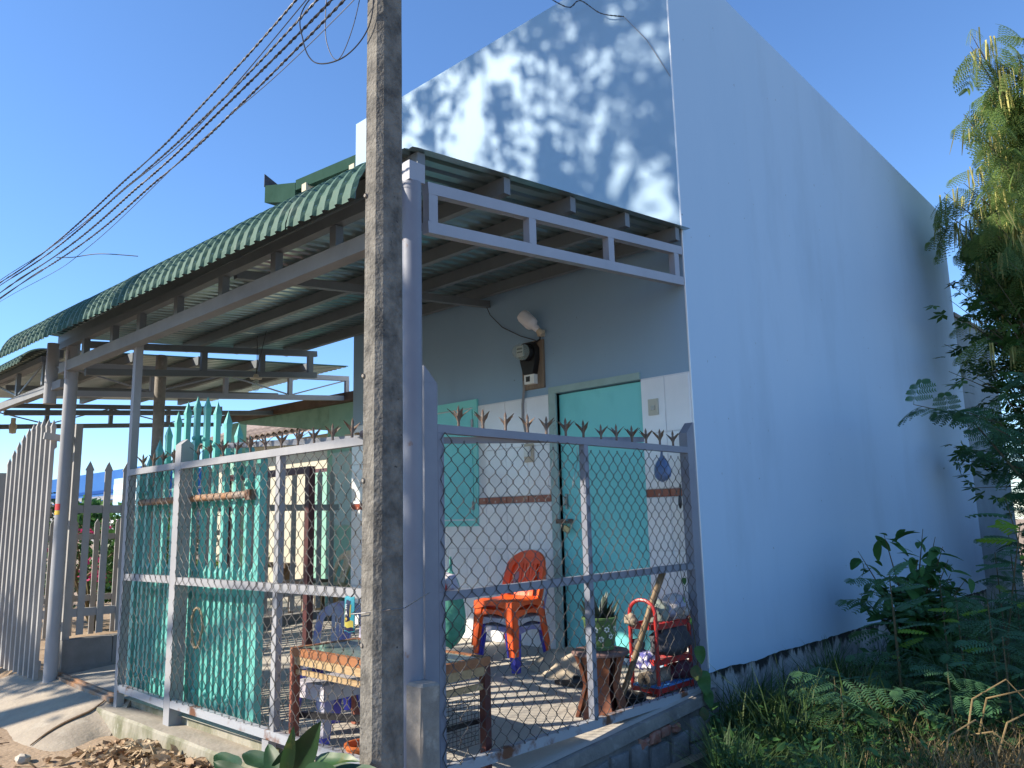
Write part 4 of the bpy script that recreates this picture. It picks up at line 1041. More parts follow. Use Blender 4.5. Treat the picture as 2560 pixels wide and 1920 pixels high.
def blade(w, L, bend, segs=5, fold=.25):
    vs = []; fs = []
    for i in range(segs+1):
        t = i/segs; ww = w*(1-t)**.7*(.75+.9*t if t < .3 else 1); y = L*math.sin(bend*t)*t*.6; z = L*t*math.cos(bend*t*.7)
        vs += [(-ww, y+ww*fold, z), (0, y, z), (ww, y+ww*fold, z)]
    for i in range(segs):
        for j in range(2): fs.append((i*3+j, i*3+j+1, i*3+j+4, i*3+j+3))
    return vs, fs
snk = mat('snake_plant_leaf', (0.018,0.035,0.022), 0.45, col2=(0.05,0.075,0.05), scale=30, stretch=(.3,.3,2))
b = MB(); b.add(*blade(.026,.13,.45)); sm = mesh_of('spiky_leaf', b, snk, True)
for k in range(22):
    a = R.uniform(0,2*PI); r_ = R.uniform(.01,.07); tl = .1+r_*6*R.uniform(.7,1.2)
    inst('spiky_leaf', sm, fp, Matrix.Translation((r_*math.cos(a), r_*math.sin(a), .15)) @ Matrix.Rotation(a-PI/2,4,'Z') @ Matrix.Rotation(-tl,4,'X') @ Matrix.Rotation(R.uniform(-.6,.6),4,'Z') @ Matrix.Diagonal((R.uniform(.9,1.4), 1, R.uniform(1.1,1.7),1)))
inst('spiky_leaf', sm, fp, Matrix.Translation((.075,.045,.15)) @ Matrix.Rotation(rad(-40),4,'Z') @ Matrix.Rotation(.62,4,'Y') @ Matrix.Diagonal((.4,1,1.25,1)))
# bamboo stick
bs = thing('bamboo_stick', 'thick dry bamboo stick leaning against the side fence rail in front of the rack', 'stick', (-.22,-.72,fz(-.22,-.72)))
p0 = Vector((-.225,-.74,fz(-.22,-.74))); p1 = Vector((-.062,-.40,.66)); mb = MB(); pts = []; rs = []
for i in range(29):
    t = i/28; pts.append(p0.lerp(p1, t) + Vector((.006*math.sin(t*5), .004*math.sin(t*7+1), 0))); rs.append(.0175 + .004*t + (.0025 if i % 2 == 0 else 0))
mb.tube(pts, rs, 10); part('culm', mb, M['bamboo'], bs, True)
# red rack with its load
rx0, rx1, ry0, ry1 = -.275, -.075, -.50, -.10; rf0 = fz(-.17,-.4)
rk = thing('red_rack', 'red plastic three tier rack with arched ends crammed in the corner by the wall', 'rack', (-.17,-.3,rf0))
for y in (ry0, ry1):
    for x_ in (rx0, rx1):
        mb = MB(); mb.tube([(x_,y,rf0),(x_,y,.40)], .0135, 10); part('post', mb, M['red_paint'], rk, True)
    mb = MB(); xm = (rx0+rx1)/2; hw = (rx1-rx0)/2
    mb.tube([(xm-hw*math.cos(PI*i/12), y, .40+.085*math.sin(PI*i/12)) for i in range(13)], .0125, 8); part('arch', mb, M['red_paint'], rk, True)
for z in (.315,.095,rf0+.045):
    mb = MB()
    for a, b in (((rx0,ry0),(rx1,ry0)),((rx1,ry0),(rx1,ry1)),((rx1,ry1),(rx0,ry1)),((rx0,ry1),(rx0,ry0))): mb.beam((*a,z),(*b,z),.012,.035)
    mb.box((rx0+.01,ry0+.01,z-.012),(rx1-.01,ry1-.01,z-.004)); part('shelf', mb, M['red_paint'], rk)
def cloth(c, r, sq, m, label, nz=.45, nm='cloth_bundle', cat='cloth'):
    mb = MB(); sd = R.uniform(0,50); cc = Vector(c)
    def f(u, v):
        a = 2*PI*u; b = PI*v; d = Vector((math.cos(a)*math.sin(b), math.sin(a)*math.sin(b), math.cos(b)))
        k = 1 + nz*noise.noise(d*1.5+Vector((sd,0,0))) + nz*.4*noise.noise(d*5+Vector((0,sd,0)))
        return cc + Vector((d.x*sq[0], d.y*sq[1], d.z*sq[2]))*r*k
    mb.grid(f, 24, 16); solo(nm, mb, M[m], label, cat, 'bundles stuffed into the red rack', True)
cloth((-.12,-.20,.41), .095, (.9,1.5,.8), 'cloth_white', 'rumpled faded white and lilac cloth on top of the red rack')
cloth((-.14,-.38,.395), .075, (1.0,1.0,.95), 'cloth_green', 'grey green crumpled cloth on the top shelf of the red rack')
cloth((-.255,-.52,.355), .05, (.9,.7,.75), 'mat_beige', 'small beige rag hanging over the near end of the red rack')
cloth((-.12,-.27,.205), .115, (.85,1.7,.85), 'black_fabric', 'big dark grey cloth bundle filling the middle of the red rack', .35)
cloth((-.19,-.47,.095), .075, (1.2,.8,.9), 'cloth_floral', 'blue and white floral rag on the near end of the middle shelf', .5)
cloth((-.11,-.16,.0), .075, (1,1.6,.8), 'maroon_cloth', 'maroon cloth on the lowest shelf of the red rack', .4)
cloth((-.24,-.47,.19), .045, (1.2,.8,.9), 'black_fabric', 'black bag with a loop handle at the near end of the middle shelf', .3)
mb = MB(); q = []
for i in range(60):
    a = i/60*2*PI*4; r_ = .02 + .036*i/60; q.append((r_*math.cos(a), r_*math.sin(a)))
for i in range(59):
    (a, b_), (c_, d_) = q[i], q[i+1]; mb.add([(-.165+a,-.53,-.015+b_),(-.165+c_,-.53,-.015+d_),(-.165+c_,-.12,-.015+d_),(-.165+a,-.12,-.015+b_)], [(0,1,2,3)])
    mb.add([(-.165+a,-.53,-.015+b_),(-.165+c_,-.53,-.015+d_),(-.165+c_*.9,-.53,-.015+d_*.9),(-.165+a*.9,-.53,-.015+b_*.9)], [(0,1,2,3)])
solo('rolled_mat', mb, M['mat_beige'], 'rolled beige mat lying on the lowest shelf of the red rack', 'mat', smooth=True)
mb = MB(); mb.box((rx0+.015,ry0-.02,rf0+.064),(rx1+.02,ry1-.02,rf0+.078)); solo('blue_tray', mb, M['blue_tray'], 'flat blue plastic tray under the rolled mat', 'tray')
mb = MB(); mb.lathe([(.0,.005),(.09,.0),(.12,.07),(.125,.07),(.113,.062),(.085,.012),(0,.011)], 20, (-.17,-.70,fz(-.17,-.70))); solo('black_basin', mb, M['black'], 'shallow black basin on the floor in front of the red rack', 'basin', smooth=True)
# sack and sandal on the floor
mb = MB()
def sk(u, v):
    a = 2*PI*u; r_ = v; x_ = -.93 + .33*r_*math.cos(a)*(1+.15*noise.noise(Vector((math.cos(a),math.sin(a),2)))); y_ = -.34 + .27*r_*math.sin(a)*(1+.2*noise.noise(Vector((math.cos(a)*2,math.sin(a)*2,5))))
    y_ = min(y_, -.012)
    return (x_, y_, fz(x_,y_) + .004 + .12*(1-r_**2)*(1+.5*noise.noise(Vector((x_*6,y_*6,1)))) + .014*noise.noise(Vector((x_*14,y_*14,3)))*(1-r_))
mb.grid(sk, 28, 10); solo('empty_sack', mb, M['sack'], 'crumpled beige sack lying on the floor by the door step', 'sack', smooth=True)
sd = thing('sandal', 'dark brown sandal lying on the floor beside the beige sack', 'sandal', (-.70,-.62,fz(-.7,-.62)))
mb = MB(); cx_, cy_ = -.70, -.62; zf = fz(cx_,cy_)
poly = [(cx_+(.125*math.cos(t))*.97, cy_+.045*math.sin(t)*(1+.18*math.cos(t))) for t in [2*PI*i/18 for i in range(18)]]
poly = [(cx_+(x_-cx_)*.93-(y_-cy_)*.35, cy_+(x_-cx_)*.35+(y_-cy_)*.93) for x_, y_ in poly]
mb.prism([(x_,y_,fz(x_,y_)+.002) for x_, y_ in poly], (0,0,.018)); part('sole', mb, M['sandal'], sd)
mb = MB(); mb.grid(lambda u, v: (cx_+.02+.05*v-.042*math.cos(PI*u)*.35, cy_+.01+.02*v+.042*math.cos(PI*u), zf+.02+.045*math.sin(PI*u)), 8, 2); part('strap', mb, M['black'], sd, True)
# bags and small hanging things
def bag(c, w, h, m, nm, label, cat, d=None, neck=True):
    mb = MB(); sdv = R.uniform(0,40); d = d or w
    def f(u, v):
        a = 2*PI*u; t = v; r_ = math.sin(PI*min(1, .04+.96*t**.8))**.6 * (0.35+.75*t if t < .75 else 1.0)
        k = r_*(1 + .12*math.sin(5*a+sdv)*(1-t) + .16*noise.noise(Vector((math.cos(a)*1.6, math.sin(a)*1.6, t*3+sdv))))
        return (c[0]+w*k*math.cos(a), c[1]+d*k*math.sin(a), c[2]+h*(1-t))
    mb.grid(f, 24, 14)
    if neck: mb.tube([(c[0],c[1],c[2]+h-.01),(c[0]+.004,c[1],c[2]+h+.03),(c[0]-.003,c[1]+.005,c[2]+h+.07)], [.012,.008,.006], 6)
    solo(nm, mb, M[m], label, cat, smooth=True)
bag((-.10,-.285,1.255), .085, .18, 'blue_bag', 'plastic_bag', 'small knotted blue plastic bag hanging from the side fence rail', 'plastic bag', .06)
bag((-.27,-2.10,.37), .115, .40, 'green_net', 'net_bag', 'full green net bag hanging inside the fence corner above the table', 'bag', .10)
cloth2 = MB(); cloth2.ball((-.22,-2.16,.70),.055,12,9,(1,1,1.1),.4,3)
solo('white_bundle', cloth2, M['cloth_white'], 'white plastic bundle sticking out of the green net bag', 'bundle', smooth=True)
mb = MB(); mb.tube([(-.23+.045*math.cos(t),-2.215-.02*math.sin(t),.70+.035*math.sin(t)) for t in [2*PI*i/14 for i in range(14)]], .011, 6, closed=True)
solo('red_ring', mb, M['red_paint'], 'red plastic ring poking out of the green net bag', 'ring', smooth=True)
for i, (y, lab) in enumerate(((-1.49,'wire hook hanging nearer the fence corner on the side fence'),(-1.27,'wire hook hanging beside the middle upright of the side fence'))):
    mb = MB(); mb.tube([(-.05,y,1.455),(-.05,y,1.41),(-.05,y+.012,1.38),(-.05,y-.0,1.36),(-.05,y-.05,1.24),(-.05,y-.055,1.215),(-.05,y-.035,1.205)], .0022, 5)
    solo('wire_hook', mb, M['metal'], lab, 'hook')
mb = MB(); mb.ball((-.05,-.16,1.12),.02,8,6,(.5,1,2.4)); mb.tube([(-.045,-.15,1.24),(-.045,-.16,1.16)], .006, 6)
solo('key_fob', mb, M['black'], 'dark strap hanging on the side fence beside the end post', 'strap', smooth=True)
cp = thing('cap', 'flat navy cap with tan trim lying on the front fence rail beside the pole', 'cap', (-.50,-2.5,1.48))
mb = MB(); mb.ball((-.42,-2.49,1.485),.085,16,8,(1,.8,.42)); part('crown', mb, M['cap'], cp, True)
mb = MB(); mb.grid(lambda u, v: (-.48-.075*v*math.sin(PI*u)-.01, -2.49+.07*math.cos(PI*u)*(1-.2*v), 1.489-.006*v+.008*math.sin(PI*u)), 10, 3); part('brim', mb, M['tan'], cp, True)
# printed packet
pkx, pky, pkz = -.525, -2.553, .49
pk = thing('printed_packet', 'small blue and gold printed packet lettered EA+ hanging on the front fence by the pole', 'packet', (pkx,pky,pkz))
mb = MB()
def pf2(u, v):
    x_ = (u-.5)*.085; return (pkx + x_, pky - .016*math.cos(PI*(u-.5))*math.sin(PI*min(.98,v*.9+.06)) - .002, pkz + .172*v + .003*math.sin(9*u+v*5))
mb.grid(pf2, 12, 12); mb.grid(lambda u, v: (pf2(u,v)[0], pky+.012*math.cos(PI*(u-.5))*math.sin(PI*v), pf2(u,v)[2]), 12, 12); part('pouch', mb, M['teal_pk'], pk, True)
def patch(u0, u1, v0, v1, m, nm, sh=0):
    b = MB(); b.grid(lambda u, v: Vector(pf2(u0+(u1-u0)*u+sh*(.5-v), v0+(v1-v0)*v)) + Vector((0,-.0012-(.0006 if m != 'gold_pk' else 0),0)), 6, 6); part(nm, b, M[m], pk, True)
patch(.08,.95,.13,.33,'gold_pk','gold_band'); patch(.05,.97,.02,.125,'navy_pk','bottom_band'); patch(.30,.72,.30,.9,'navy_pk','centre_band'); patch(.72,.80,.42,.8,'gold_pk','gold_edge'); patch(.22,.30,.33,.7,'gold_pk','gold_edge')
def letter(s, px, z, size, m):
    cu = bpy.data.curves.new('letter', 'FONT'); cu.body = s; cu.size = size; cu.extrude = .0004; cu.align_x = 'CENTER'
    o = bpy.data.objects.new('letter', cu); link(o); dg = bpy.context.evaluated_depsgraph_get()
    me = bpy.data.meshes.new_from_object(o.evaluated_get(dg)); bpy.data.objects.remove(o)
    me.materials.clear(); me.materials.append(m)
    return inst('letter', me, pk, Matrix.Translation((px-pkx, -.0215, z-pkz)) @ Matrix.Rotation(rad(90),4,'X'))
letter('E', pkx+.0, .603, .034, M['white']); letter('A', pkx, .572, .034, M['white']); letter('+', pkx, .540, .042, M['yel_st'])
# rolled things leaning in the corner behind the round post
rl = thing('rolled_banner', 'tall bundle wrapped in printed plastic standing between the pole and the round post', 'bundle', (-.30,-2.36,fz(-.3,-2.36)))
def band(z0, z1, r_, m, nm): 
    b = MB(); b.lathe([(r_*.9,z0),(r_,z0+.01),(r_,z1-.01),(r_*.9,z1)], 12, (-.30,-2.36,0)); part(nm, b, M[m], rl, True)
fl_ = fz(-.3,-2.36)
band(fl_, .88, .022, 'whitish', 'lower_tube'); band(.88,1.0,.030,'lime','lime_wrap'); band(1.0,1.04,.030,'red_st','red_wrap'); band(1.04,1.12,.030,'royal','blue_wrap'); band(1.12,1.17,.03,'wood','brown_wrap'); band(1.17,1.36,.028,'steel_side','lilac_tube'); band(1.36,1.41,.03,'leaf_dark','green_wrap'); band(1.41,1.46,.03,'tan','tan_wrap')
mb = MB(); mb.ball((-.30,-2.36,1.50),.04,12,8,(.9,.9,1.3),.4,2); part('cloth_top', mb, M['cloth_white'], rl, True)
# flower pots by the fence foot
for i, (x_, y_, r_, m, lab) in enumerate(((-.62,-2.40,.085,'orange_pot','orange flower pot on the floor below the low table'),(-.42,-2.42,.075,'table_red','brick red flower pot beside the orange pot'))):
    mb = MB(); z = fz(x_,y_); mb.lathe([(0,.005),(r_*.7,0),(r_,.13),(r_*1.1,.135),(r_*1.1,.15),(r_*.95,.15),(r_*.9,.12),(0,.115)], 18, (x_,y_,z)); solo('flower_pot', mb, M[m], lab, 'flower pot', smooth=True)
# maroon frame in the yard
fr = thing('maroon_frame', 'dark maroon steel frame standing across the patio behind the teal gate', 'frame', (-3.6,-1.2,fz(-3.6,-1.2)))
for x_ in (-3.06,-4.55):
    mb = MB(); mb.box((x_-.03,-1.23,fz(x_,-1.2)),(x_+.03,-1.17,1.46)); part('upright', mb, M['maroon'], fr)
mb = MB(); mb.box((-4.60,-1.23,1.461),(-3.03,-1.17,1.52)); part('lintel', mb, M['maroon'], fr)
# hanging bulb under canopy
hb = thing('hanging_bulb', 'clear bulb hanging on thin wires under the green canopy', 'lamp', (-3.9,-1.2,2.3))
hx = -4.05
mb = MB(); mb.tube([(hx,-1.2,2.85),(hx+.01,-1.2,2.6),(hx,-1.2,2.47)], .004, 5); mb.tube([(hx,-1.2,2.47),(hx+.35,-1.3,2.82)], .003, 5); part('wire', mb, M['cable_b'], hb)
mb = MB(); mb.lathe([(.03,.0),(.055,.005),(.055,.015),(.03,.02),(.02,.05)], 12, (hx,-1.2,2.42)); part('holder', mb, M['socket'], hb, True)
mb = MB(); mb.lathe([(0,-.12),(.025,-.11),(.04,-.08),(.035,-.04),(.018,0)], 14, (hx,-1.2,2.42)); part('bulb', mb, M['glass'], hb, True)

# ------------------------------------------------------------------ dividing picket fence on a low wall
LW = thing('low_wall', 'low grey concrete panel wall under the grey picket fence', 'wall', (-4.9,-1,-.25))
y = -2.50
for L in (.42,1.15,1.15,.8):
    mb = MB(); mb.box((-5.0,y+.004,fz(-4.9,y)-.03),(-4.875,y+L-.004,.075)); part('concrete_panel', mb, M['block'], LW); 
    mb = MB(); mb.box((-5.0,y,-.36),(-4.865,y+L,fz(-4.9,y+L)+.02)); part('footing', mb, M['block'], LW); y += L
PF = thing('picket_fence', 'grey steel picket fence on the low wall dividing the patio from the next yard', 'fence', (-4.9,-1,0))
for i in range(17):
    y = -2.36 + .163*i
    mb = MB(); w = .029; mb.box((-4.905,y-w,.11),(-4.893,y+w,1.56)); mb.prism([(-4.905,y-w*1.35,1.56),(-4.905,y+w*1.35,1.56),(-4.905,y+w*.9,1.59),(-4.905,y,1.645),(-4.905,y-w*.9,1.59)], (.012,0,0)); part('picket', mb, M['picket'], PF)
for z in (.30,1.21):
    mb = MB(); mb.box((-4.948,-2.46,z-.035),(-4.907,.35,z+.035)); part('rail', mb, M['picket'], PF)
mb = MB(); mb.box((-4.96,-2.50,.076),(-4.90,-2.44,1.98)); part('end_post', mb, M['picket'], PF)
mb = MB(); mb.beam((-4.93,-2.47,1.83),(-4.93,-2.75,1.86),.03,.06); part('arm', mb, M['picket'], PF)
# grey gate leaf left of the round post
GG = thing('grey_gate', 'tall grey steel bar gate leaf with arched spear tops left of the round post', 'gate', (-5.6,-2.66,-.25))
for i in range(10):
    x_ = -6.28 + .143*i; t = (i+.3)/9
    zt = 1.60 + .36*math.sin(PI*min(1,t)*.62+.1)
    picket(GG, M['picket'], x_, -2.66, -.235-.0*i, zt, .034, .10)
for z, dx in ((1.62,.25),(1.18,.04),(.30,0),(-.12,0)):
    mb = MB()
    if z == 1.62:
        mb.beam((-6.3,-2.635,1.52),(-4.97,-2.635,1.80),.014,.07)
    else: mb.box((-6.3,-2.642,z-.035),(-4.97,-2.628,z+.035))
    part('rail', mb, M['picket'] if z != 1.18 else M['wood_board'], GG)
mb = MB(); mb.box((-6.62,-2.70,-.3),(-6.5,-2.6,1.62)); solo('gate_post', mb, M['picket'], 'plain grey steel gate post at the left edge of the grey bar gate', 'post')
# fence of the yard beyond
YF = thing('yard_fence', 'short grey picket fence in front of the pink flowering shrubs', 'fence', (-7.5,-1,-.3))
for i in range(12):
    y = -2.1 + .245*i; mb = MB(); mb.box((-7.51,y-.03,-.2),(-7.495,y+.03,1.10)); mb.prism([(-7.51,y-.03,1.10),(-7.51,y+.03,1.10),(-7.51,y,1.15)], (.015,0,0)); part('picket', mb, M['picket'], YF)
for z in (.22,.94):
    mb = MB(); mb.box((-7.54,-2.3,z-.035),(-7.511,.9,z+.035)); part('rail', mb, M['picket'], YF)

# ------------------------------------------------------------------ neighbouring canopy and houses
NC = thing('neighbour_canopy', 'older green corrugated canopy over the yard of the mint house', 'canopy', (-7.3,-1,0))
mb = MB()
def nz_(y): return 2.775 + .075*(y+2.66)
npath = [(.95, nz_(.95)), (-1, nz_(-1)), (-2.58, nz_(-2.58))] + [(-2.58-.24*math.sin(rad(8+72*i/9)), nz_(-2.58)-.19+.19*math.cos(rad(8+72*i/9))) for i in range(10)]
us = []
for k in range(36):
    for dx, dh in prof[:-1]: us.append((-9.45+k*PITCH+dx, dh))
for side in (0,1):
    vs = []
    for i, (y, z) in enumerate(npath):
        for (x_, dh) in us:
            t = 0 if i < 3 else rad(8+72*(i-3)/9); vs.append((x_, y-math.sin(t)*(dh+.0015*side), z+math.cos(t)*(dh+.0015*side)))
    nn = len(us); fs = [(i*nn+j, i*nn+j+1, (i+1)*nn+j+1, (i+1)*nn+j) for i in range(len(npath)-1) for j in range(nn-1)]
    if side: fs = [f[::-1] for f in fs]
    mb.mi = 0 if side else 1; mb.add(vs, fs)
part('roof_sheet', mb, [M['roof'], M['roof_under']], NC)
for y in (-2.5,-1.8,-1.1,-.4,.3):
    mb = MB(); mb.box((-9.2,y-.025,nz_(y)-.1),(-5.48,y+.025,nz_(y)-.004)); part('purlin', mb, M['truss'], NC)
for x_ in (-5.55,-9.0,-7.3):
    mt = M['truss_light'] if x_ > -6 else M['truss']
    mb = MB(); mb.beam((x_,-2.5,2.345),(x_,.9,2.615),.05,.06); part('bottom_chord', mb, mt, NC)
    mb = MB(); mb.beam((x_,-2.5,2.63),(x_,.9,2.87),.05,.06); part('top_chord', mb, mt, NC)
    if x_ == -7.3: continue
    ysn = [-2.4 + .82*i for i in range(5)]
    for i, y in enumerate(ysn):
        t = (y+2.5)/3.4; mb = MB(); mb.box((x_-.022,y-.025,2.345+.27*t+.031),(x_+.022,y+.025,2.63+.24*t-.031)); part('web', mb, mt, NC)
        if i < 4:
            t2 = (y+.82+2.5)/3.4; mb = MB(); za, zb = (2.38+.27*t, 2.60+.24*t2) if i % 2 else (2.60+.24*t, 2.38+.27*t2); mb.beam((x_,y+.026,za),(x_,y+.794,zb),.012,.016); part('diagonal', mb, mt, NC)
mb = MB(); mb.beam((-9.2,-2.6,2.38),(-5.0,-2.6,2.36),.06,.075); part('front_tie', mb, M['truss_mid'], NC)
mb = MB(); mb.beam((-9.2,-2.6,2.705),(-5.6,-2.6,2.68),.06,.06); part('front_beam', mb, M['truss'], NC)
for i in range(5):
    x_ = -9 + .85*i; mb = MB(); mb.box((x_-.025,-2.62,2.42),(x_+.025,-2.58,2.65)); part('web', mb, M['truss'], NC)
    mb = MB(); mb.beam((x_+.03,-2.6,2.43 if i % 2 else 2.64),(x_+.82,-2.6,2.64 if i % 2 else 2.43),.012,.018); part('diagonal', mb, M['truss'], NC)
for x_, y_, zb in ((-5.30,-2.62,2.20),(-5.2,-1.64,-.2),(-9.0,-2.6,-.35)):
    mb = MB(); mb.tube([(x_,y_,zb),(x_,y_,2.78)], .055, 16); part('post', mb, M['concrete'] if y_ > -2 else M['steel'], NC, True)
hb = thing('hanging_bulb', 'second bulb hanging under the far edge of the older canopy', 'lamp', (-8.9,-2.0,2.2))
mb = MB(); mb.lathe([(0,-.17),(.04,-.16),(.05,-.06),(.03,-.03),(.03,.04)], 12, (-8.9,-2.0,2.45)); part('bulb', mb, M['socket'], hb, True)
MH = thing('mint_house', 'faded mint green house front with a brown timber beam beyond the canopies', 'house', (-6.5,.9,0))
mb = MB(); mb.box((-6.0,.92,-.3),(-4.16,1.02,2.62)); part('front_wall', mb, M['mint'], MH)
mb = MB(); mb.add([(-8.7,.94,2.66),(-6.001,.94,2.62),(-6.001,.94,2.24),(-8.4,.94,2.56),(-8.7,.99,2.66),(-6.001,.99,2.62),(-6.001,.99,2.24),(-8.4,.99,2.56)], [(0,1,2,3),(7,6,5,4),(3,2,6,7),(0,4,5,1),(0,3,7,4)]); part('gable_panel', mb, M['mint_d'], MH)
mb = MB(); mb.box((-8.9,.93,-.35),(-8.55,1.1,2.60)); part('corner_post', mb, M['mint'], MH)
mb = MB(); mb.beam((-8.85,.87,2.67),(-4.17,.87,2.60),.09,.12); part('timber_beam', mb, M['wood_brown'], MH)
mb = MB(); mb.box((-5.86,.885,1.0),(-5.40,.919,1.93)); sh = part('shutter', mb, M['frame_paint'], MH)
for i in range(3):
    mb = MB(); mb.box((-5.62+.14*i,.905,2.03),(-5.51+.14*i,.9195,2.15)); v_ = part('vent_block', mb, M['socket'], MH)
    mb = MB(); mb.box((-5.60+.14*i,.9,2.055),(-5.53+.14*i,.9045,2.085)); mb.box((-5.60+.14*i,.9,2.10),(-5.53+.14*i,.9045,2.13)); part('vent_slot', mb, M['black'], v_)
mb = MB(); mb.box((-9.0,.4,-.34),(-4.2,3.0,-.05)); part('porch_floor', mb, M['floor'], MH)
PH = thing('cream_house', 'cream walled porch with a clay tile roof behind the mint house', 'house', (-10,3,0))
mb = MB(); mb.box((-13.5,3.0,-.35),(-6.2,3.12,2.62)); part('wall', mb, M['cream'], PH)
mb = MB(); mb.box((-6.2,1.03,-.35),(-6.1,3.0,2.62)); part('side_wall', mb, M['mint'], PH)
mb = MB(); mb.box((-9.6,2.96,-.1),(-8.9,2.999,2.0)); d_ = part('door_frame', mb, M['maroon'], PH)
mb = MB(); mb.box((-9.53,2.94,-.1),(-8.97,2.959,1.93)); part('door', mb, M['mint'], d_)
mb = MB(); mb.box((-12.6,2.96,.5),(-11.2,2.999,1.9)); w_ = part('window_frame', mb, M['whitewall'], PH)
mb = MB(); mb.box((-12.5,2.945,.6),(-11.93,2.959,1.8)); mb.box((-11.87,2.945,.6),(-11.3,2.959,1.8)); part('pane', mb, M['meter'], w_)
rt = MB(); me_t = None
b = MB(); b.grid(lambda u, v: (.20*(u-.5), .30*v, .05*math.sin(PI*u)**1.0), 4, 1); b.grid(lambda u, v: (.20*(u-.5), 0, .05*math.sin(PI*u)-.02*v), 4, 1); me_t = mesh_of('roof_tile', b, M['old_tile'], True)
mb = MB(); mb.add([(-14,2.45,2.66),(-6.15,2.45,2.66),(-6.15,4.2,3.45),(-14,4.2,3.45),(-14,2.45,2.60),(-6.15,2.45,2.60)], [(0,1,2,3),(0,4,5,1)]); rf_ = part('roof', mb, M['old_tile'], PH)
for i in range(38):
    for j in range(2):
        inst('roof_tile', me_t, rf_, Matrix.Translation(Vector((-13.9+.205*i, 2.40+.27*j, 2.655+.122*j)) - wloc(rf_)) @ Matrix.Rotation(.42,4,'X') @ Matrix.Rotation(R.uniform(-.05,.05),4,'Z'))
mb = MB(); mb.box((-11.0,1.8,.35),(-8.5,2.0,.42)); mb.box((-10.9,1.82,-.3),(-10.82,1.98,.35)); mb.box((-8.7,1.82,-.3),(-8.62,1.98,.35)); solo('porch_bench', mb, M['wood_brown'], 'plain brown bench on the porch of the cream house', 'bench')
wh = thing('narrow_house', 'narrow white house with a dark green roof rising behind the canopy', 'house', (-5,.6,2.6))
mb = MB(); mb.box((-5.35,1.05,2.6),(-4.16,6,5.1)); part('wall', mb, M['whitewall'], wh)
mb = MB(); mb.add([(-5.85,.25,5.50),(-4.16,.25,5.36),(-4.16,6,5.56),(-5.85,6,5.70),(-5.85,.25,5.36),(-4.16,.25,5.22),(-4.16,6,5.46),(-5.85,6,5.61)], [(0,1,2,3),(7,6,5,4),(0,4,5,1),(0,3,7,4)]); part('roof', mb, M['dark_roof'], wh)
for x_ in (-5.6,-4.55):
    mb = MB(); mb.box((x_-.05,.22,5.16+.09*(-4.16-x_)-.03),(x_+.05,1.2,5.235+.09*(-4.16-x_))); part('rafter', mb, M['cream'], wh)
gt = thing('green_gutter', 'boxed end of a green metal gutter sticking out above the canopy edge', 'gutter', (-6.2,.35,5.4))
gtm = MB()
gtm.add([(-6.65,.25,5.43),(-5.86,.25,5.20),(-5.86,.65,5.2),(-6.65,.65,5.43),(-6.65,.25,5.68),(-5.86,.25,5.47),(-5.86,.65,5.47),(-6.65,.65,5.68)], [(0,1,5,4),(1,2,6,5),(2,3,7,6),(3,0,4,7),(0,3,2,1)])
part('trough', gtm, M['dark_roof'], gt)
gtm = MB(); gtm.add([(-6.66,.24,5.66),(-6.66,.66,5.66),(-6.66,.24,5.85),(-6.652,.24,5.66),(-6.652,.66,5.66),(-6.652,.24,5.85)], [(0,1,2),(5,4,3),(0,3,4,1),(1,4,5,2),(2,5,3,0)]); part('end_flap', gtm, M['black_fabric'], gt)
# plastic chair beside the mint wall
yc = thing('cream_chair', 'cream plastic chair standing by the mint wall behind the picket fence', 'chair', (-5.45,.55,-.05), None, rad(-10))
chair_parts(yc, M['yellow_ch'], M['yellow_ch'], 1.15)
ts = MB(); ts.box((-6.1,.35,.30),(-5.65,.75,.35)); ts.box((-6.05,.4,-.05),(-6.0,.45,.3)); ts.box((-5.75,.4,-.05),(-5.7,.45,.3)); ts.box((-6.05,.65,-.05),(-6.0,.7,.3)); ts.box((-5.75,.65,-.05),(-5.7,.7,.3))
solo('side_table', ts, M['wood_board'], 'small grey wooden table beside the cream chair', 'table')
# far factory
fa = thing('blue_factory', 'long low blue factory building far behind the yard', 'building', (-130,45,0))
mb = MB(); mb.box((-190,40,5.0),(-112,70,9.6)); part('cladding', mb, M['blue_bld'], fa)
mb = MB(); mb.box((-190.1,39.9,6.3),(-111.9,39.99,6.8)); part('band', mb, M['blue_bld2'], fa)
mb = MB(); mb.box((-190,40.2,-1),(-112,70,4.99)); part('base_wall', mb, M['grey_bld'], fa)
gs = thing('grey_shed', 'long grey shed with a pale awning in front of the blue factory', 'building', (-95,30,0))
mb = MB(); mb.box((-130,30,-1),(-86,38,4.3)); part('wall', mb, M['grey_bld'], gs)
mb = MB(); mb.prism([(-130,29,4.3),(-86,29,4.3),(-86,39,5.6),(-130,39,5.6)], (0,0,.25)); part('roof', mb, M['grey_bld'], gs)
aw = thing('striped_awning', 'pale blue and white striped wall beside the grey shed', 'building', (-84,30,0))
for i in range(8):
    mb = MB(); mb.box((-90,28.6,1.5+.62*i),(-79,28.9,1.5+.62*i+.6)); part('stripe', mb, M['stripe'] if i % 2 else M['white'], aw)

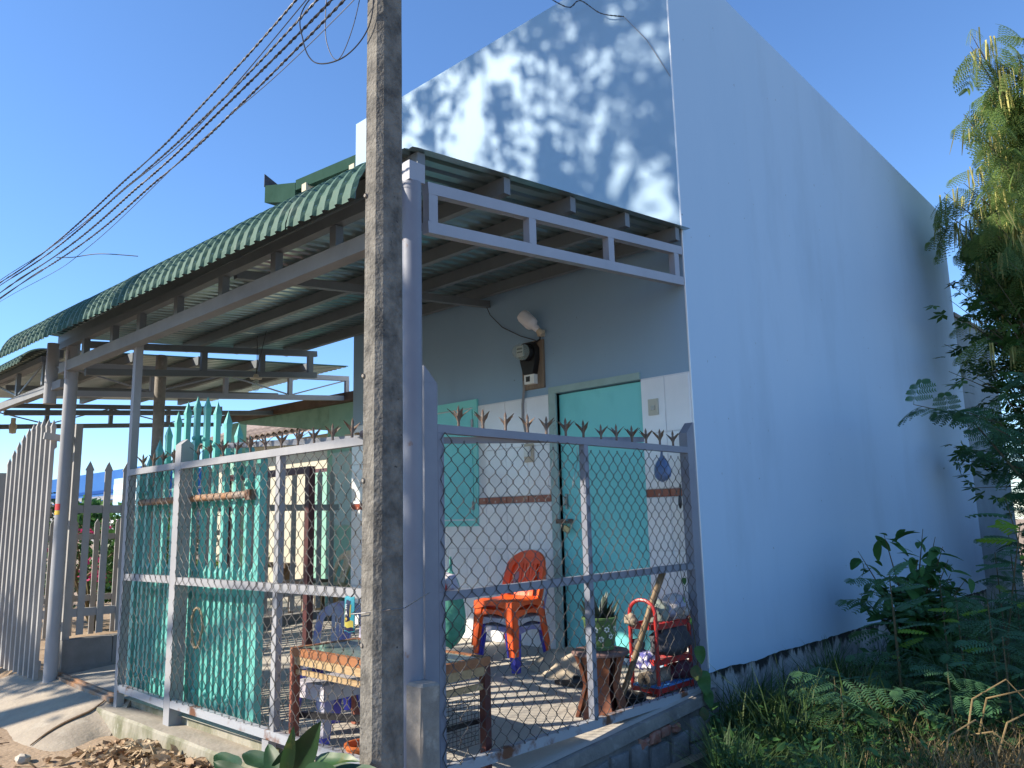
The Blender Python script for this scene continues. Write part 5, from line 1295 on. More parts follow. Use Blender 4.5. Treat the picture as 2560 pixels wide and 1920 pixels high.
# ------------------------------------------------------------------ plants
def leaf_mesh(nm, m, L, w, curl=.5, fold=.2, segs=4, shape=1.0, tip=.85):
    b = MB(); vs = []; fs = []
    for i in range(segs+1):
        t = i/segs; ww = w/2*(math.sin(PI*(t*.93+.03)**shape))**.75; y = L*t; z = -curl*L*t*t*.6
        vs += [(-ww, y, z+ww*fold), (0, y, z), (ww, y, z+ww*fold)]
    for i in range(segs):
        for j in range(2): fs.append((i*3+j, i*3+j+1, i*3+j+4, i*3+j+3))
    b.add(vs, fs); return mesh_of(nm, b, m, True)
def heart_mesh(nm, m, L, w, curl=.3, fold=.25, segs=9):
    b = MB(); vs = []; fs = []
    for i in range(segs+1):
        t = i/segs; ww = w/2*min(1.0, 1.9*(max(t,.0)**.45)*(1-t)**.8*.86) if i < segs else 0.0004
        if i == 0: ww = w*.12
        y = L*t; z = -curl*L*t*t*.6 + .006*math.sin(t*9)
        vs += [(-ww, y - (.05*L if 0 < i < 3 else 0), z+ww*fold), (-ww*.5, y, z+ww*fold*.35), (0, y, z-.002), (ww*.5, y, z+ww*fold*.35), (ww, y - (.05*L if 0 < i < 3 else 0), z+ww*fold)]
    for i in range(segs):
        for j in range(4): fs.append((i*5+j, i*5+j+1, i*5+j+6, i*5+j+5))
    b.add(vs, fs); return mesh_of(nm, b, m, True)
def frond_mesh(nm, m, L, pairs, lw, ll, curl=.6, droop=.3, bip=False):
    b = MB(); P = []
    def rp(t): return Vector((0, L*t, -curl*L*t*t*.55))
    b.tube([rp(i/6) for i in range(7)], .0016 if not bip else .0022, 3)
    for i in range(pairs):
        t = (.14 if not bip else .2) + (.84 if not bip else .78)*i/(pairs-1); p = rp(t); s = ll*math.sin(PI*(.15+.8*t))**.5
        for sx in (-1,1):
            dv = Vector((sx*math.cos(.25), math.sin(.25)+.12, -droop*.7)).normalized(); side = dv.cross(Vector((0,0,1))).normalized()
            if not bip:
                ww = lw/2; q = [p, p+dv*s*.35+side*ww, p+dv*s*.8+side*ww*.85, p+dv*s, p+dv*s*.8-side*ww*.85, p+dv*s*.35-side*ww]
                b.add(q, [(0,1,2,3),(0,3,4,5)])
            else:
                k = 8
                b.tube([p, p+dv*s*.5+Vector((0,0,-droop*.1*s)), p+dv*s+Vector((0,0,-droop*.5*s))], .001, 3)
                for j in range(k):
                    u = .1+.88*j/(k-1); c = p+dv*s*u+Vector((0,0,-droop*.5*s*u*u)); l2 = lw*math.sin(PI*(.2+.7*u))**.5
                    for s2 in (-1,1):
                        d2 = (side*s2*.95+dv*.35+Vector((0,0,-.15))).normalized(); w2 = dv*.0048
                        b.add([c-w2, c+d2*l2*.5-w2*1.2, c+d2*l2, c+d2*l2*.5+w2*1.2, c+w2], [(0,1,2,3,4)])
    return mesh_of(nm, b, m, False)
def orient(p, d, roll=0, s=1.0):
    d = Vector(d).normalized(); q = d.to_track_quat('Y','Z'); return Matrix.Translation(p) @ q.to_matrix().to_4x4() @ Matrix.Rotation(roll,4,'Y') @ Matrix.Scale(s,4)
LF = {
 'bush': [leaf_mesh('leaf', M['leaf_bush'], .12, .055, .6), leaf_mesh('leaf', M['leaf_bush'], .10, .045, .9), leaf_mesh('leaf', M['leaf_bush'], .13, .05, .4)],
 'feather': [frond_mesh('frond', M['leaf_feather'], .26, 4, .036, .15, .5, .45, True), frond_mesh('frond', M['leaf_feather'], .23, 4, .034, .13, .9, .6, True)],
 'pinna': [frond_mesh('frond', M['leaf_feather'], .24, 9, .024, .062, .4, .4), frond_mesh('frond', M['leaf_feather'], .20, 8, .022, .055, .8, .6)],
 'young': [frond_mesh('frond', M['leaf_young_lit'], .22, 8, .024, .055, .4, .9)],
 'tree': [frond_mesh('frond', M['leaf_tree'], .34, 7, .034, .17, .9, .9, True), frond_mesh('frond', M['leaf_tree'], .30, 6, .032, .15, 1.2, 1.2, True)],
}
# broad bush against the side wall
BU = thing('leafy_bush', 'dark leafy bush growing against the blue side wall', 'bush', (.58,2.35,-.38))
for k in range(22):
    a = R.uniform(0,2*PI); r_ = R.uniform(.22,.58); h = R.uniform(.45,1.15); e = Vector((r_*math.cos(a)*.85+.02, r_*math.sin(a)*.9, h*1.1))
    if e.x < -.45: e.x = -.44
    mid = Vector((e.x*.3, e.y*.3, h*.55)); mb = MB(); pts = [Vector((0,0,0)), mid*.5+Vector((0,0,h*.08)), mid, mid.lerp(e,.6), e]
    mb.tube(pts, [.012,.009,.007,.005,.002], 5); part('stem', mb, M['stem'], BU, True, local=True)
    for q in range(31):
        t = R.uniform(.12,1.0)**.8; p = pts[0].lerp(mid, t*2) if t < .5 else mid.lerp(e, (t-.5)*2)
        d = Vector((R.gauss(0,1)+.2, R.gauss(0,1)-.15, R.uniform(-.45,.35)))
        p = p + Vector((R.gauss(0,.05), R.gauss(0,.06), R.gauss(0,.04)))
        p.x = max(p.x, -.50)
        if p.x < -.36: d.x = abs(d.x)
        inst('leaf', LF['bush'][R.randrange(3)], BU, orient(p, d, R.uniform(-.5,.5), R.uniform(.8,1.6)))
def sapling(x, y, h, n, kinds, label, lean=(0,0), grp='young feathery saplings among the weeds', spread=1.0, twig=True, zlo=.25, sc=1.0):
    z = gz(x, y); S = thing('sapling', label, 'sapling', (x,y,z), grp)
    mb = MB(); pts = [Vector((0,0,-.04)), Vector((lean[0]*.3,lean[1]*.3,h*.4)), Vector((lean[0]*.7,lean[1]*.7,h*.75)), Vector((lean[0],lean[1],h))]
    mb.tube(pts, [.009,.007,.005,.003], 5); part('stem', mb, M['stem'], S, True, local=True)
    for k in range(n):
        t = zlo + (1-zlo)*(k+.5)/n; a = k*2.4 + R.uniform(-.4,.4)
        i = min(2, int(t*3)); p = pts[i].lerp(pts[i+1], t*3-i)
        d = Vector((math.cos(a), math.sin(a), R.uniform(.15,.7)))
        if x + p.x + d.x*.3 < .04: d.x = abs(d.x)
        kd = kinds[R.randrange(len(kinds))]
        inst('frond', LF[kd][R.randrange(len(LF[kd]))], S, orient(p, d, R.uniform(-.3,.3), sc*R.uniform(.8,1.25)*(1.1-.3*t)))
sapling(1.03,.60,.98,20,('feather','pinna'),'tall dark feathery sapling with a straight stem amid the grass')
sapling(.75,.25,.40,10,('feather',),'low dark feathery sapling close to the foundation of the side wall')
sapling(1.35,1.75,1.28,10,('pinna','pinna','young'),'sapling with long bright green paired leaflets at the right of the bush', (.25,-.1), sc=1.25, zlo=.45)
sapling(1.55,.75,.85,14,('feather','pinna'),'broad feathery sapling at the right edge of the weeds')
sapling(.85,1.15,.72,9,('young','pinna'),'sapling with pale yellow green leaflets in front of the bush')
sapling(1.75,1.3,.95,14,('feather',),'grey green feathery sapling leaning in from the right edge')
sapling(.95,-.15,.42,10,('feather',),'small feathery sapling rising from the grass near the bottom of the picture')
sapling(1.45,.15,.55,12,('feather','pinna'),'low spreading feathery sapling by the dry stalks')
sapling(1.2,2.6,1.0,12,('feather','pinna'),'feathery sapling half hidden behind the leafy bush')
sapling(2.0,2.4,1.2,14,('feather','young'),'sapling with mixed pale and dark fronds far right behind the weeds')
sapling(1.9,1.9,1.15,14,('feather','pinna'),'tall feathery sapling near the right edge behind the dry stalks')
sapling(1.25,1.2,.8,12,('feather','young'),'feathery sapling with a few pale fronds right of the tall straight one')
sapling(1.7,.35,.7,12,('feather','pinna'),'spreading feathery sapling above the dry grass')
sapling(2.1,1.2,1.05,14,('feather',),'dense feathery sapling cut by the right edge of the picture')
sapling(1.0,1.75,.85,12,('feather','pinna'),'feathery sapling close behind the leafy bush')
sapling(1.1,3.6,1.1,14,('feather','pinna'),'feathery sapling far back by the foot of the side wall')
sapling(.55,2.5,.8,12,('feather','pinna'),'small sapling brushing the side wall beyond the bush')
sapling(1.62,2.05,1.45,7,('young','young','pinna'),'tall sapling with fronds coloured pale green as if sunlit at the right', (-.2,.1), sc=1.45, zlo=.6)
# leaning feathery branch in front of the wall (right)
FB = thing('feathery_tree', 'dark feathery shrub reaching a long branch over the side wall from the right', 'tree', (1.75,3.1,gz(1.75,3.1)))
base = Vector((0,0,0)); tips = [(-1.18,-.05,2.32),(-.85,.2,2.25),(-.55,-.2,2.05),(-.2,.1,2.5),(.2,-.3,2.2),(-.7,.4,1.8),(.1,.3,1.6),(-.35,-.1,1.45)]
for tx in tips:
    e = Vector(tx); mid = Vector((e.x*.25, e.y*.3, e.z*.62)); q = Vector((e.x*.62, e.y*.7, e.z*.93)); pts = [base, mid*.5, mid, q, e]
    mb = MB(); mb.tube(pts, [.02,.017,.012,.007,.003], 6); part('branch', mb, M['stem'], FB, True, local=True)
    for k in range(15):
        t = .42+.58*k/14; p = mid.lerp(q,(t-.42)/.33) if t < .75 else q.lerp(e,(t-.75)/.25)
        d = (e-mid).normalized()*.5 + Vector((R.gauss(0,.7), R.gauss(0,.7), R.uniform(-.5,.35)))
        inst('frond', LF['feather'][R.randrange(2)], FB, orient(p, d, R.uniform(-.5,.5), R.uniform(.8,1.25)))
# pod tree beyond the end of the house
PT = thing('pod_tree', 'tall sunlit feathery tree hung with dry pods beyond the end of the house', 'tree', (1.15,6.3,gz(1.15,6.3)))
mb = MB(); mb.tube([(.55,.6,-.2),(.55,.55,1.5),(.48,.52,3.2),(.42,.5,4.8)], [.11,.095,.075,.04], 10); part('trunk', mb, M['bark'], PT, True, local=True)
b = MB(); b.add([(-.008,0,0),(.008,0,0),(.009,.01,-.12),(.003,.02,-.24),(-.003,.02,-.24),(-.009,.01,-.12)], [(0,1,2,5),(5,2,3,4)]); podm = mesh_of('pod', b, M['pod'])
nbr = 0
PTo = Vector(PT.location)
for k in range(58):
    zt = R.uniform(2.9,6.9); xm = .44 - .18*math.exp(-((zt-4.85)/.35)**2) + max(0,(zt-5.0))*.22 + max(0,4.3-zt)*.05
    xt = xm + abs(R.gauss(0,.30)); yt = R.uniform(5.4,7.4)
    s0 = Vector((.45,.5,min(max(zt*.62+R.uniform(-.3,.3),1.6),4.4))); e = Vector((xt,yt,zt))-PTo*1.0
    e.z = zt - PTo.z
    q = s0.lerp(e,.55)+Vector((0,0,.3)); mb = MB(); mb.tube([s0, q, e], [.028,.015,.003], 5); part('branch', mb, M['bark'], PT, True, local=True)
    for j in range(15):
        t = .58+.42*j/14; p = s0.lerp(q,t/.55) if t < .55 else q.lerp(e,(t-.55)/.45)
        p = p + Vector((abs(R.gauss(0,.12)), R.gauss(0,.12), R.gauss(0,.1)))
        if p.x + PTo.x < .28: p.x = .28 - PTo.x
        inst('frond', LF['tree'][R.randrange(2)], PT, orient(p, Vector((R.gauss(0,.8), R.gauss(0,1), R.uniform(-.9,.2))), R.uniform(-.4,.4), R.uniform(.75,1.25)))
        if j % 2 == 0:
            for s_ in range(4): inst('pod', podm, PT, Matrix.Translation(p+Vector((R.gauss(0,.04),R.gauss(0,.04),0))) @ Matrix.Rotation(R.uniform(0,6),4,'Z') @ Matrix.Rotation(R.gauss(0,.2),4,'X') @ Matrix.Scale(R.uniform(.8,1.4),4))
# lobed leaf climber shrub under it
b = MB(); vs = [(0,0,0)]; fs = []
for k in range(5):
    a = rad(-100+50*k)+PI/2; L = (.06,.085,.10,.085,.06)[k]; d = Vector((math.cos(a), math.sin(a), -.15)); s = Vector((-d.y, d.x, 0)); i = len(vs)
    vs += [tuple(d*L*.5+s*.016), tuple(d*L), tuple(d*L*.5-s*.016)]; fs.append((0, i+2, i+1, i))
b.add(vs, fs); lobm = mesh_of('leaf', b, M['leaf_maple'])
LS = thing('lobed_shrub', 'shrub with dark lobed leaves hanging over the far end of the side wall', 'shrub', (1.05,5.8,gz(1.05,5.8)))
for k in range(34):
    z = R.uniform(1.5,4.4); L = R.uniform(.35,.95); a = R.uniform(PI*.7,PI*1.35); s0 = Vector((.2,.2,z*.55)); e = Vector((math.cos(a)*L, math.sin(a)*L, z)); q = s0.lerp(e,.5)+Vector((0,0,.35))
    mb = MB(); mb.tube([Vector((0,0,0)), s0, q, e], [.02,.014,.008,.003], 5); part('stem', mb, M['stem'], LS, True, local=True)
    for j in range(19):
        t = R.uniform(.2,1); p = s0.lerp(q,t*2) if t < .5 else q.lerp(e,t*2-1); p = p+Vector((R.gauss(0,.12),R.gauss(0,.12),R.gauss(0,.08)))
        inst('leaf', lobm, LS, orient(p, Vector((R.gauss(0,1),R.gauss(0,1),R.uniform(-.6,.2))), R.uniform(-.6,.6), R.uniform(1.0,1.9)))
# heart leaf creeper at the end post
hl = heart_mesh('leaf', M['leaf_bush'], .135, .12, .35, .15)
hl2 = leaf_mesh('leaf', mat('spotted_leaf',(0.05,0.11,0.02),.5,col2=(0.20,0.12,0.03),scale=14,trans=.3), .10, .085, .35, .15)
CV = thing('creeper', 'heart leaved creeper climbing the fence end post beside the house corner', 'creeper', (.07,-.2,-.45))
mb = MB(); mb.tube([(.06,-.16,-.5),(.05,-.18,-.2),(.035,-.2,.1),(.03,-.22,.3),(.03,-.30,.5),(.03,-.34,.7),(.028,-.31,.9)], [.005,.005,.004,.003,.0025,.002,.0015], 5); part('stem', mb, M['stem'], CV, True)
for (x_, y_, z, dx, dy, dz, s, m) in ((.05,-.19,.175,.2,-.25,-.75,.85,hl),(.05,-.24,.06,.2,-.4,-.6,.95,hl2),(.06,-.20,.02,.35,-.15,-.9,1.15,hl),(.07,-.17,-.10,.4,-.2,-.8,.9,hl),(.07,-.22,-.2,.3,-.3,-.8,.8,hl2),(.06,-.12,-.28,.6,-.2,-.7,.9,hl),(.035,-.30,.62,.2,-.4,-.8,.35,hl),(.035,-.33,.50,.2,.2,-.8,.3,hl),(.03,-.25,.36,.3,-.1,-.9,.35,hl)):
    inst('leaf', m, CV, orient(Vector((x_,y_,z)) - Vector((.07,-.2,-.45)), (dx,dy,dz), R.uniform(-.3,.3), s))
# dark arrow leaf plant in the foreground
al = heart_mesh('leaf', M['leaf_dark'], .28, .135, .12, .28); al2 = heart_mesh('leaf', mat('speckled_leaf',(0.03,0.085,0.02),.45,col2=(0.13,0.13,0.03),scale=12,lo=.52,hi=.66,trans=.2), .22, .085, .6, .3)
AP = thing('arrowhead_plant', 'dark arrow leaved plant at the foot of the concrete pole', 'plant', (.05,-3.28,-.46))
O = Vector((.05,-3.28,-.46))
def orient_n(p, d, n, s=1.0):
    d = Vector(d).normalized(); n = Vector(n); n = (n - d*n.dot(d)).normalized(); x_ = d.cross(n)
    return Matrix(((x_.x*s, d.x*s, n.x*s, p[0]),(x_.y*s, d.y*s, n.y*s, p[1]),(x_.z*s, d.z*s, n.z*s, p[2]),(0,0,0,1)))
for (b0, b1, nn_, s, m) in (((.195,-3.30,.115),(.385,-3.31,.345),(.75,-.5,.5),1.0,al),((.30,-3.28,.17),(.58,-3.30,.315),(.3,-.5,.85),1.05,al2),((-.02,-3.26,.10),(-.36,-3.24,.125),(.3,-.35,.9),.95,al),((-.22,-3.30,.06),(-.56,-3.26,.10),(.3,-.35,.9),.9,al),((.17,-3.34,.10),(.02,-3.30,.19),(.5,-.6,.5),.75,al),((.34,-3.34,.15),(.50,-3.36,.20),(.5,-.8,.5),.9,al),((.24,-3.36,.14),(.30,-3.38,.24),(.8,-.5,.2),.8,al2),((.02,-3.36,.06),(-.16,-3.42,.13),(.4,-.6,.6),.8,al),((.30,-3.25,.12),(.5,-3.2,.17),(.3,-.4,.9),1.0,al),((.08,-3.3,.1),(.2,-3.28,.22),(.7,-.6,.3),.8,al)):
    p = Vector(b0); d = Vector(b1)-p
    inst('leaf', m, AP, orient_n(p-O, d, nn_, s)); mb = MB(); mb.tube([Vector((0,0,0)), (p-O)*.5+Vector((0,0,.06)), p-O], [.006,.005,.003], 5); part('stalk', mb, M['leaf_bush'], AP, True, local=True)
# grass and weeds
def grass(n, reg, hmin, hmax, w, m, nm, sd, tall=None):
    rr = random.Random(sd); mb = MB(); c = 0
    while c < n:
        x, y = reg(rr)
        if x < .06: continue
        z = gz(x, y) - .01; h = rr.uniform(hmin, hmax)*(.6+.8*abs(noise.noise(Vector((x*1.3,y*1.3,sd))))); a = rr.uniform(0,2*PI); bend = rr.uniform(.2,1.0)*h; dx, dy = math.cos(a), math.sin(a)
        if x + dx*bend < .03: dx = abs(dx)
        ww = w*rr.uniform(.6,1.3); vs = []
        for t, k in ((0,1),(.35,.95),(.7,.65),(1,.05)):
            px = x+dx*bend*t*t; py = y+dy*bend*t*t; pz = z+h*(t-.22*t*t*bend/h)
            vs += [(px-dy*ww*k, py+dx*ww*k, pz),(px+dy*ww*k, py-dx*ww*k, pz)]
        mb.add(vs, [(0,1,3,2),(2,3,5,4),(4,5,7,6)]); c += 1
    o = bpy.data.objects.new(nm, mesh_of(nm, mb, m)); link(o); o['kind'] = 'stuff'; return o
def reg1(rr):
    y = -1.6 + 9*rr.random()**1.5; x = .07 + (1.2+.45*max(y+1,0))*rr.random()**1.1
    while y < -.10-1.5*x: x = .07 + (1.4+.45*max(y+1,0))*rr.random(); y = y + .06
    return (x, y)
def clumps(cs, s): return lambda rr: (lambda c: (c[0]+rr.gauss(0,s), c[1]+rr.gauss(0,s)))(cs[rr.randrange(len(cs))])
tag(grass(12000, reg1, .14, .46, .0042, M['grass'], 'grass', 3), 'dense dark green grass along the foot of the side wall', 'grass')
tag(grass(900, clumps([(.2,.2),(.3,.8),(.45,1.2),(.25,1.35),(.9,.3),(.7,-.3),(1.4,.9),(.2,.0),(1.1,1.5)],.09), .35, .75, .0058, M['grass'], 'tall_grass', 5), 'clumps of tall broad bladed grass amid the weeds', 'grass')
tag(grass(2600, clumps([(1.75,-.25),(1.6,.0),(1.95,.1),(.55,.7),(.75,.55),(1.9,.6),(1.5,-.5),(.35,1.0)],.17), .14, .42, .0026, M['grass_dry'], 'dry_grass', 9), 'tangle of dry straw coloured grass at the lower right', 'grass')
rr = random.Random(31); mb = MB()
for i in range(5200):
    x, y = reg1(rr); x = max(x,.1); p0 = Vector((x,y,gz(x,y)+rr.uniform(.02,.26)))
    a = Vector((rr.gauss(0,1),rr.gauss(0,1),rr.gauss(0,.45))).normalized()*rr.uniform(.018,.045); s_ = a.cross(Vector((rr.gauss(0,.4),rr.gauss(0,.4),1))).normalized()*a.length*rr.uniform(.3,.55)
    mb.add([p0-a, p0+s_, p0+a, p0-s_], [(0,1,2,3)])
o = bpy.data.objects.new('low_weeds', mesh_of('low_weeds', mb, M['leaf_bush'])); link(o); tag(o, 'low small leaved weeds covering the soil beside the house', 'weeds', kind='stuff')
DS = thing('dry_stalks', 'bent dry brown weed stalks arching at the lower right corner', 'weed', (1.8,-.2,-.5))
for k in range(16):
    x0, y0 = R.uniform(1.35,2.1), R.uniform(-.6,.4); a = R.uniform(-.6,1.6); L = R.uniform(.35,.8); h = R.uniform(.15,.55); z = gz(x0,y0)
    mb = MB(); mb.tube([(x0,y0,z),(x0+math.cos(a)*L*.25,y0+math.sin(a)*L*.25,z+h*.8),(x0+math.cos(a)*L*.7,y0+math.sin(a)*L*.7,z+h),(x0+math.cos(a)*L,y0+math.sin(a)*L,z+h*.7)], [.006,.005,.004,.002], 5); part('stalk', mb, M['grass_dry'], DS, True)
# leaf litter by the kerb and ramp
rr = random.Random(21); mb = MB()
for i in range(2600):
    if rr.random() < .72: x = -3.2+3.1*rr.random(); y = yf(x)-.13-abs(rr.gauss(0,.24))
    else: x = -4.6+4.6*rr.random(); y = -3.35-1.2*rr.random()
    if (x > -.1 and y > -3.3) or (x < -2.9 and y > -3.28): continue
    z = gz(x,y)+.008 + (.10*max(0,1-abs(y-yf(x)+.22)/.3)*rr.random() if -2.6 < x < -.3 else .01*rr.random())
    L = rr.uniform(.018,.055); w = L*rr.uniform(.3,.6); Mx = Matrix.Translation((x,y,z)) @ Matrix.Rotation(rr.uniform(0,6.28),4,'Z') @ Matrix.Rotation(rr.gauss(0,.5),4,'X') @ Matrix.Rotation(rr.gauss(0,.5),4,'Y'); cu = rr.uniform(-.5,.8)
    vs = [(-L,0,0),(-L*.4,w,cu*w),(-L*.4,0,-.1*w),(-L*.4,-w,cu*w),(L*.4,w*.9,cu*w*.9),(L*.4,0,-.1*w),(L*.4,-w*.9,cu*w*.9),(L,0,.3*w)]
    mb.add([Mx @ Vector(v) for v in vs], [(0,2,1),(0,3,2),(1,2,5,4),(2,3,6,5),(4,5,7),(5,6,7)])
o = bpy.data.objects.new('leaf_litter', mesh_of('leaf_litter', mb, M['litter'])); link(o); tag(o, 'heap of dry brown fallen leaves along the kerb', 'leaf litter', kind='stuff')
mb = MB()
for i in range(420):
    x = -5+5*rr.random(); y = -3.25-1.1*rr.random()**1.3
    if x > -2.6 and rr.random() < .5: y = yf(x)-.2-abs(rr.gauss(0,.25))
    if x < -3 and y > -3.5 and rr.random() < .8: continue
    z = gz(x,y)+.01; a = rr.uniform(0,PI); L = rr.uniform(.04,.2); d = Vector((math.cos(a),math.sin(a),rr.gauss(0,.08)))
    p = Vector((x,y,z)); mb.tube([p-d*L/2, p+Vector((0,0,.006)), p+d*L/2], rr.uniform(.0014,.004), 4)
o = bpy.data.objects.new('twig_litter', mesh_of('twig_litter', mb, M['twig'])); link(o); tag(o, 'scattered twigs and straw on the brown dirt', 'twigs', kind='stuff')
for i, (x, y, r_, lab) in enumerate(((-3.02,-3.27,.045,'pale fist sized stone on the dirt at the lower left'),(-2.35,-3.2,.03,'small pale pebble among the dry leaves'),(-3.7,-3.55,.035,'small stone by the lower edge of the ramp'))):
    mb = MB(); mb.ball((x,y,gz(x,y)+r_*.45), r_, 12, 8, (1.2,.9,.75), .4, i*3); solo('stone', mb, M['rock'], lab, 'stone', smooth=True)
# flowering shrubs beyond the yard fence
def shrub(nm, label, x, y, h, w, n, m, flowers=0, grp='flowering shrubs beyond the yard fence'):
    S = thing(nm, label, 'shrub', (x,y,-.35), grp); mb = MB()
    for k in range(7): mb.tube([(0,0,0),(R.gauss(0,w*.2),R.gauss(0,w*.2),h*.5),(R.gauss(0,w*.35),R.gauss(0,w*.35),h*.9)], [.03,.02,.006], 5)
    part('trunk', mb, M['stem'], S, True, local=True)
    mb = MB(); cs = [(Vector((R.gauss(0,w*.33),R.gauss(0,w*.33),h*R.uniform(.25,.95))), R.uniform(.25,.5)*w*.6) for _ in range(12)]
    def scat(mb, n, L):
        for i in range(n):
            c, r_ = cs[R.randrange(12)]; d = Vector((R.gauss(0,1),R.gauss(0,1),R.gauss(0,1))).normalized(); p = c+d*r_*R.random()**.4
            a = Vector((R.gauss(0,1),R.gauss(0,1),R.gauss(0,.6))).normalized()*L*R.uniform(.6,1.3); s = a.cross(Vector((R.gauss(0,1),R.gauss(0,1),R.gauss(0,1)))).normalized()*L*.32
            mb.add([p-a*.5, p+s, p+a*.5, p-s], [(0,1,2,3)])
    scat(mb, n, .085); part('crown', mb, M[m], S, local=True, kind='stuff')
    if flowers:
        mb = MB()
        for q in range(flowers):
            c, r_ = cs[R.randrange(12)]; d = Vector((R.gauss(0,1)+.6,R.gauss(0,1)-.6,R.gauss(0,1))).normalized(); p0 = c+d*r_*1.02
            for j in range(14):
                p = p0+Vector((R.gauss(0,.05),R.gauss(0,.05),R.gauss(0,.04))); a = Vector((R.gauss(0,1),R.gauss(0,1),R.gauss(0,1))).normalized()*.035; s = a.cross(Vector((R.gauss(0,1),R.gauss(0,1),1))).normalized()*.022
                mb.add([p-a, p+s, p+a, p-s], [(0,1,2,3)])
        part('blossom', mb, M['pink'], S, local=True, kind='stuff')
shrub('flowering_shrub','pink flowering shrub nearest the grey gate',-8.7,-.9,1.45,1.3,2600,'leaf_bush',16)
shrub('flowering_shrub','pink flowering shrub behind the middle of the yard fence',-9.6,-.1,1.6,1.5,2600,'leaf_bush',16)
shrub('flowering_shrub','yellow green flowering shrub beside the mint corner post',-9.6,.9,1.35,1.3,2000,'leaf_young_lit',10)
shrub('flowering_shrub','low pink flowering shrub at the far left of the yard',-10.5,-2.2,1.2,1.6,2000,'leaf_bush',12)
shrub('flowering_shrub','tall dark shrub rising behind the flowering shrubs',-13,-.5,1.9,2.2,2600,'leaf_dark',8)
shrub('flowering_shrub','dark shrub behind the far end of the yard',-12.5,1.6,1.5,1.6,1800,'leaf_dark',5)
# shade tree standing off to the left of the camera; its crown dapples the wall
ST = thing('shade_tree', 'tall broad shade tree on the street side whose leaves dapple the blue wall', 'tree', (-9.2,-9.0,-.46))
rt_ = random.Random(5)
mb = MB(); mb.tube([(0,0,-.2),(.1,0,3),(.3,-.1,6.5),(.7,-.3,10)], [.26,.21,.17,.11], 12); part('trunk', mb, M['bark'], ST, True, local=True)
mb = MB(); centres = []
def target(px, pz, d):                       # point above wall spot (px, 0, pz) towards the sun
    return Vector((px,0,pz)) - sdir*d - Vector((-9.2,-9.0,-.46))
for k in range(62):
    u = rt_.random(); px = -3.55 + 4.2*u**.9; pz = 2.7 + 3.6*rt_.random()
    if px < -3.0 and rt_.random() < .6: continue
    c = target(px, pz, rt_.uniform(9.0,11.0)); centres.append((c, rt_.uniform(.09,.25)))
for k in range(9):                            # lower boughs shading the ramp
    c = target(rt_.uniform(-6.5,-4.0)+2.0, rt_.uniform(-.6,.5)-2.0, rt_.uniform(11,13)); centres.append((c, rt_.uniform(.12,.3)))
for k in range(9):  # extra bough clusters added to keep sun off the near round post
    c = Vector((.0+rt_.uniform(-.04,.04),-2.58,-.2+.28*k)) - sdir*rt_.uniform(9.5,11) - Vector((-9.2,-9.0,-.46)); centres.append((c, .14))
for k in range(9):
    c = target(rt_.uniform(1.0,4.0), rt_.uniform(3,7), rt_.uniform(10,12)); centres.append((c, rt_.uniform(.3,.6)))
for c, r_ in centres[::3]:
    s0 = Vector((.5,-.2,rt_.uniform(5.5,9.8))); mb.tube([s0, s0.lerp(c,.5)+Vector((0,0,.3)), c], [.06,.035,.008], 5)
part('boughs', mb, M['bark'], ST, True, local=True)
mb = MB()
for c, r_ in centres:
    for j in range(int(120*r_/.35)):
        p = c + Vector((rt_.gauss(0,1),rt_.gauss(0,1),rt_.gauss(0,.8)))*r_*.62
        a = Vector((rt_.gauss(0,1),rt_.gauss(0,1),rt_.gauss(0,.5))).normalized()*rt_.uniform(.05,.105); s = a.cross(Vector((rt_.gauss(0,1),rt_.gauss(0,1),rt_.gauss(0,1)))).normalized()*rt_.uniform(.025,.05)
        mb.add([p-a, p+s, p+a, p-s], [(0,1,2,3)])
for k in range(4300):
    px = -3.5 + 4.1*rt_.random()**.85; pz = 2.6 + 3.7*rt_.random()
    if px < -2.9 and rt_.random() < .65: continue
    if noise.noise(Vector((px*1.1, pz*1.1, 17))) > .22: continue
    p = target(px, pz, rt_.uniform(8.5,11.5)); a = Vector((rt_.gauss(0,1),rt_.gauss(0,1),rt_.gauss(0,.5))).normalized()*rt_.uniform(.035,.08); s = a.cross(Vector((rt_.gauss(0,1),rt_.gauss(0,1),rt_.gauss(0,1)))).normalized()*rt_.uniform(.02,.042)
    mb.add([p-a, p+s, p+a, p-s], [(0,1,2,3)])
part('crown', mb, M['leaf_tree'], ST, local=True, kind='stuff')
S2 = thing('shade_tree', 'unseen second street tree added behind the viewer to shade the dirt in front of the houses', 'tree', (-7.5,-17,-.46))  # unseen tree added to shade the street and cut its warm bounce light
mb = MB(); mb.tube([(0,0,-.2),(.1,0,2.5),(.3,.1,5),(.6,.3,7.5)], [.24,.2,.16,.1], 12); part('trunk', mb, M['bark'], S2, True, local=True)
mb = MB(); m2 = MB()
for k in range(95):
    g = Vector((rt_.uniform(-6.5,7.5), -4.75 - 7.5*rt_.random(), -.45)); c = g - sdir*rt_.uniform(9,12.5) - Vector((-7.5,-17,-.46)); r_ = rt_.uniform(.5,.9)
    if k % 5 == 0: s0 = Vector((.4,.2,rt_.uniform(4.5,7.4))); m2.tube([s0, s0.lerp(c,.5)+Vector((0,0,.3)), c], [.06,.035,.008], 5)
    for j in range(75):
        p = c + Vector((rt_.gauss(0,1),rt_.gauss(0,1),rt_.gauss(0,.6)))*r_*.6
        a = Vector((rt_.gauss(0,1),rt_.gauss(0,1),rt_.gauss(0,.5))).normalized()*rt_.uniform(.10,.2); q = a.cross(Vector((rt_.gauss(0,1),rt_.gauss(0,1),rt_.gauss(0,1)))).normalized()*rt_.uniform(.05,.1)
        mb.add([p-a, p+q, p+a, p-q], [(0,1,2,3)])
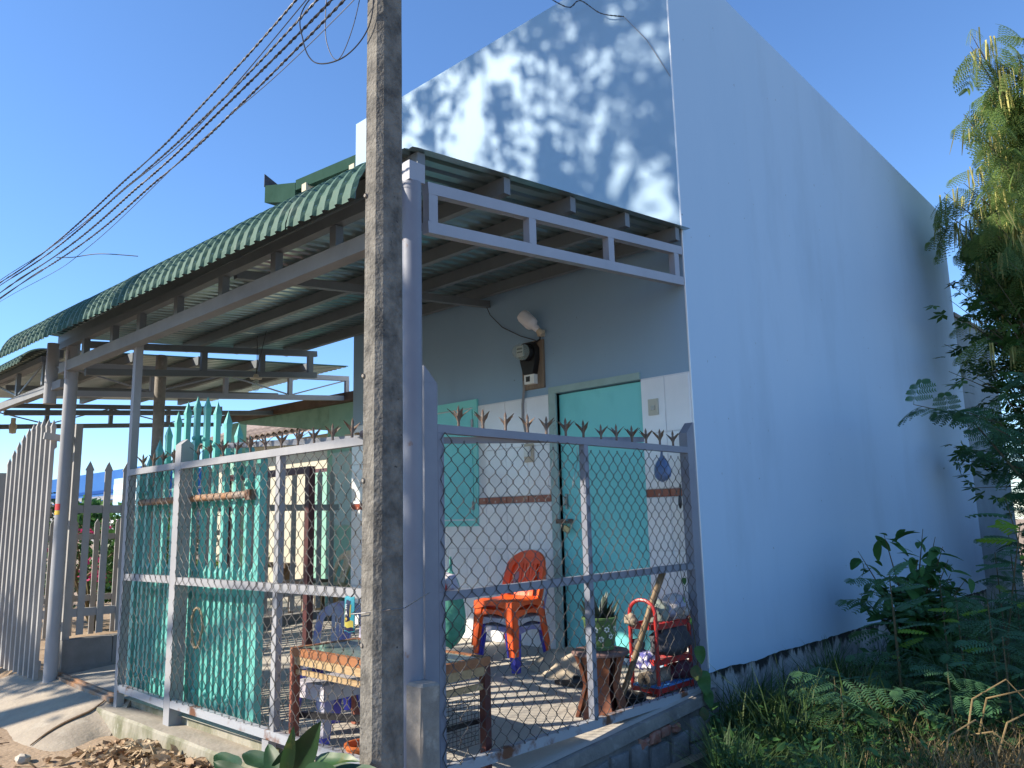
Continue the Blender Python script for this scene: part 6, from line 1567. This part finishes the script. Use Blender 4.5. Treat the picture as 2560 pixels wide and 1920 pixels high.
part('boughs', m2, M['bark'], S2, True, local=True); part('crown', mb, M['leaf_tree'], S2, local=True, kind='stuff')
# far line of trees on the left horizon
for i, (x, y, h) in enumerate(((-60,8,4.5),(-75,2,5),(-66,18,4),(-85,12,5.5),(-70,-8,4.5))):
    S = thing('distant_tree', ('roundish distant tree low on the left horizon','distant tree seen behind the bars of the grey gate','small distant tree before the grey shed','pale distant tree beside the factory','distant tree at the very left edge')[i], 'tree', (x,y,-.46), 'distant trees')
    mb = MB(); mb.tube([(0,0,0),(0,0,h*.5)], [.2,.12], 6); part('trunk', mb, M['bark'], S, local=True)
    mb = MB()
    for k in range(600):
        d = Vector((R.gauss(0,1),R.gauss(0,1),R.gauss(0,.8))); p = Vector((0,0,h*.62))+d*h*.2; a = Vector((R.gauss(0,1),R.gauss(0,1),R.gauss(0,1))).normalized()*.35; s = a.cross(Vector((R.gauss(0,1),R.gauss(0,1),1))).normalized()*.2; mb.add([p-a,p+s,p+a,p-s],[(0,1,2,3)])
    part('crown', mb, M['leaf_bush'], S, local=True, kind='stuff')

rw = thing('rear_building', 'grey blue rear wall standing beyond the end of the tall blue house', 'building', (-.5,8.2,-.5))
mb = MB(); mb.box((-3.0,7.25,-.8),(-.02,9.4,3.7)); part('wall', mb, mat('grey_blue_render',(0.26,0.33,0.37),.85,col2=(0.19,0.24,0.27),scale=1.2,bump=.2,bscale=15), rw)
mb = MB(); mb.box((-3.05,7.21,3.701),(.01,9.45,3.76)); part('coping', mb, M['concrete'], rw)
for i, (x, y, h, w, m, lab) in enumerate(((1.9,9.8,2.4,1.8,'leaf_bush','dense green shrub behind the pod tree at the end of the wall'),(3.4,9.0,2.0,1.8,'leaf_dark','dark shrub far right beyond the weeds'),(4.6,11.5,3.2,2.6,'leaf_bush','big leafy shrub filling the gap at the right edge'),(2.6,13,3.4,2.8,'leaf_dark','tall dark shrub behind the rear building'),(1.3,7.3,1.5,1.2,'leaf_bush','round shrub at the foot of the lobed leaved shrub'),(1.75,6.0,1.9,1.1,'leaf_bush','leafy shrub under the pod tree at the right edge'),(2.4,6.6,1.9,1.5,'leaf_dark','dark shrub behind the feathery tree at the right edge'),(6.5,13.5,3.6,3.4,'leaf_dark','large distant shrub at the right edge'))):
    shrub('hedge_shrub', lab, x, y, h, w, 3600, m, 0, 'shrubs at the end of the side wall')
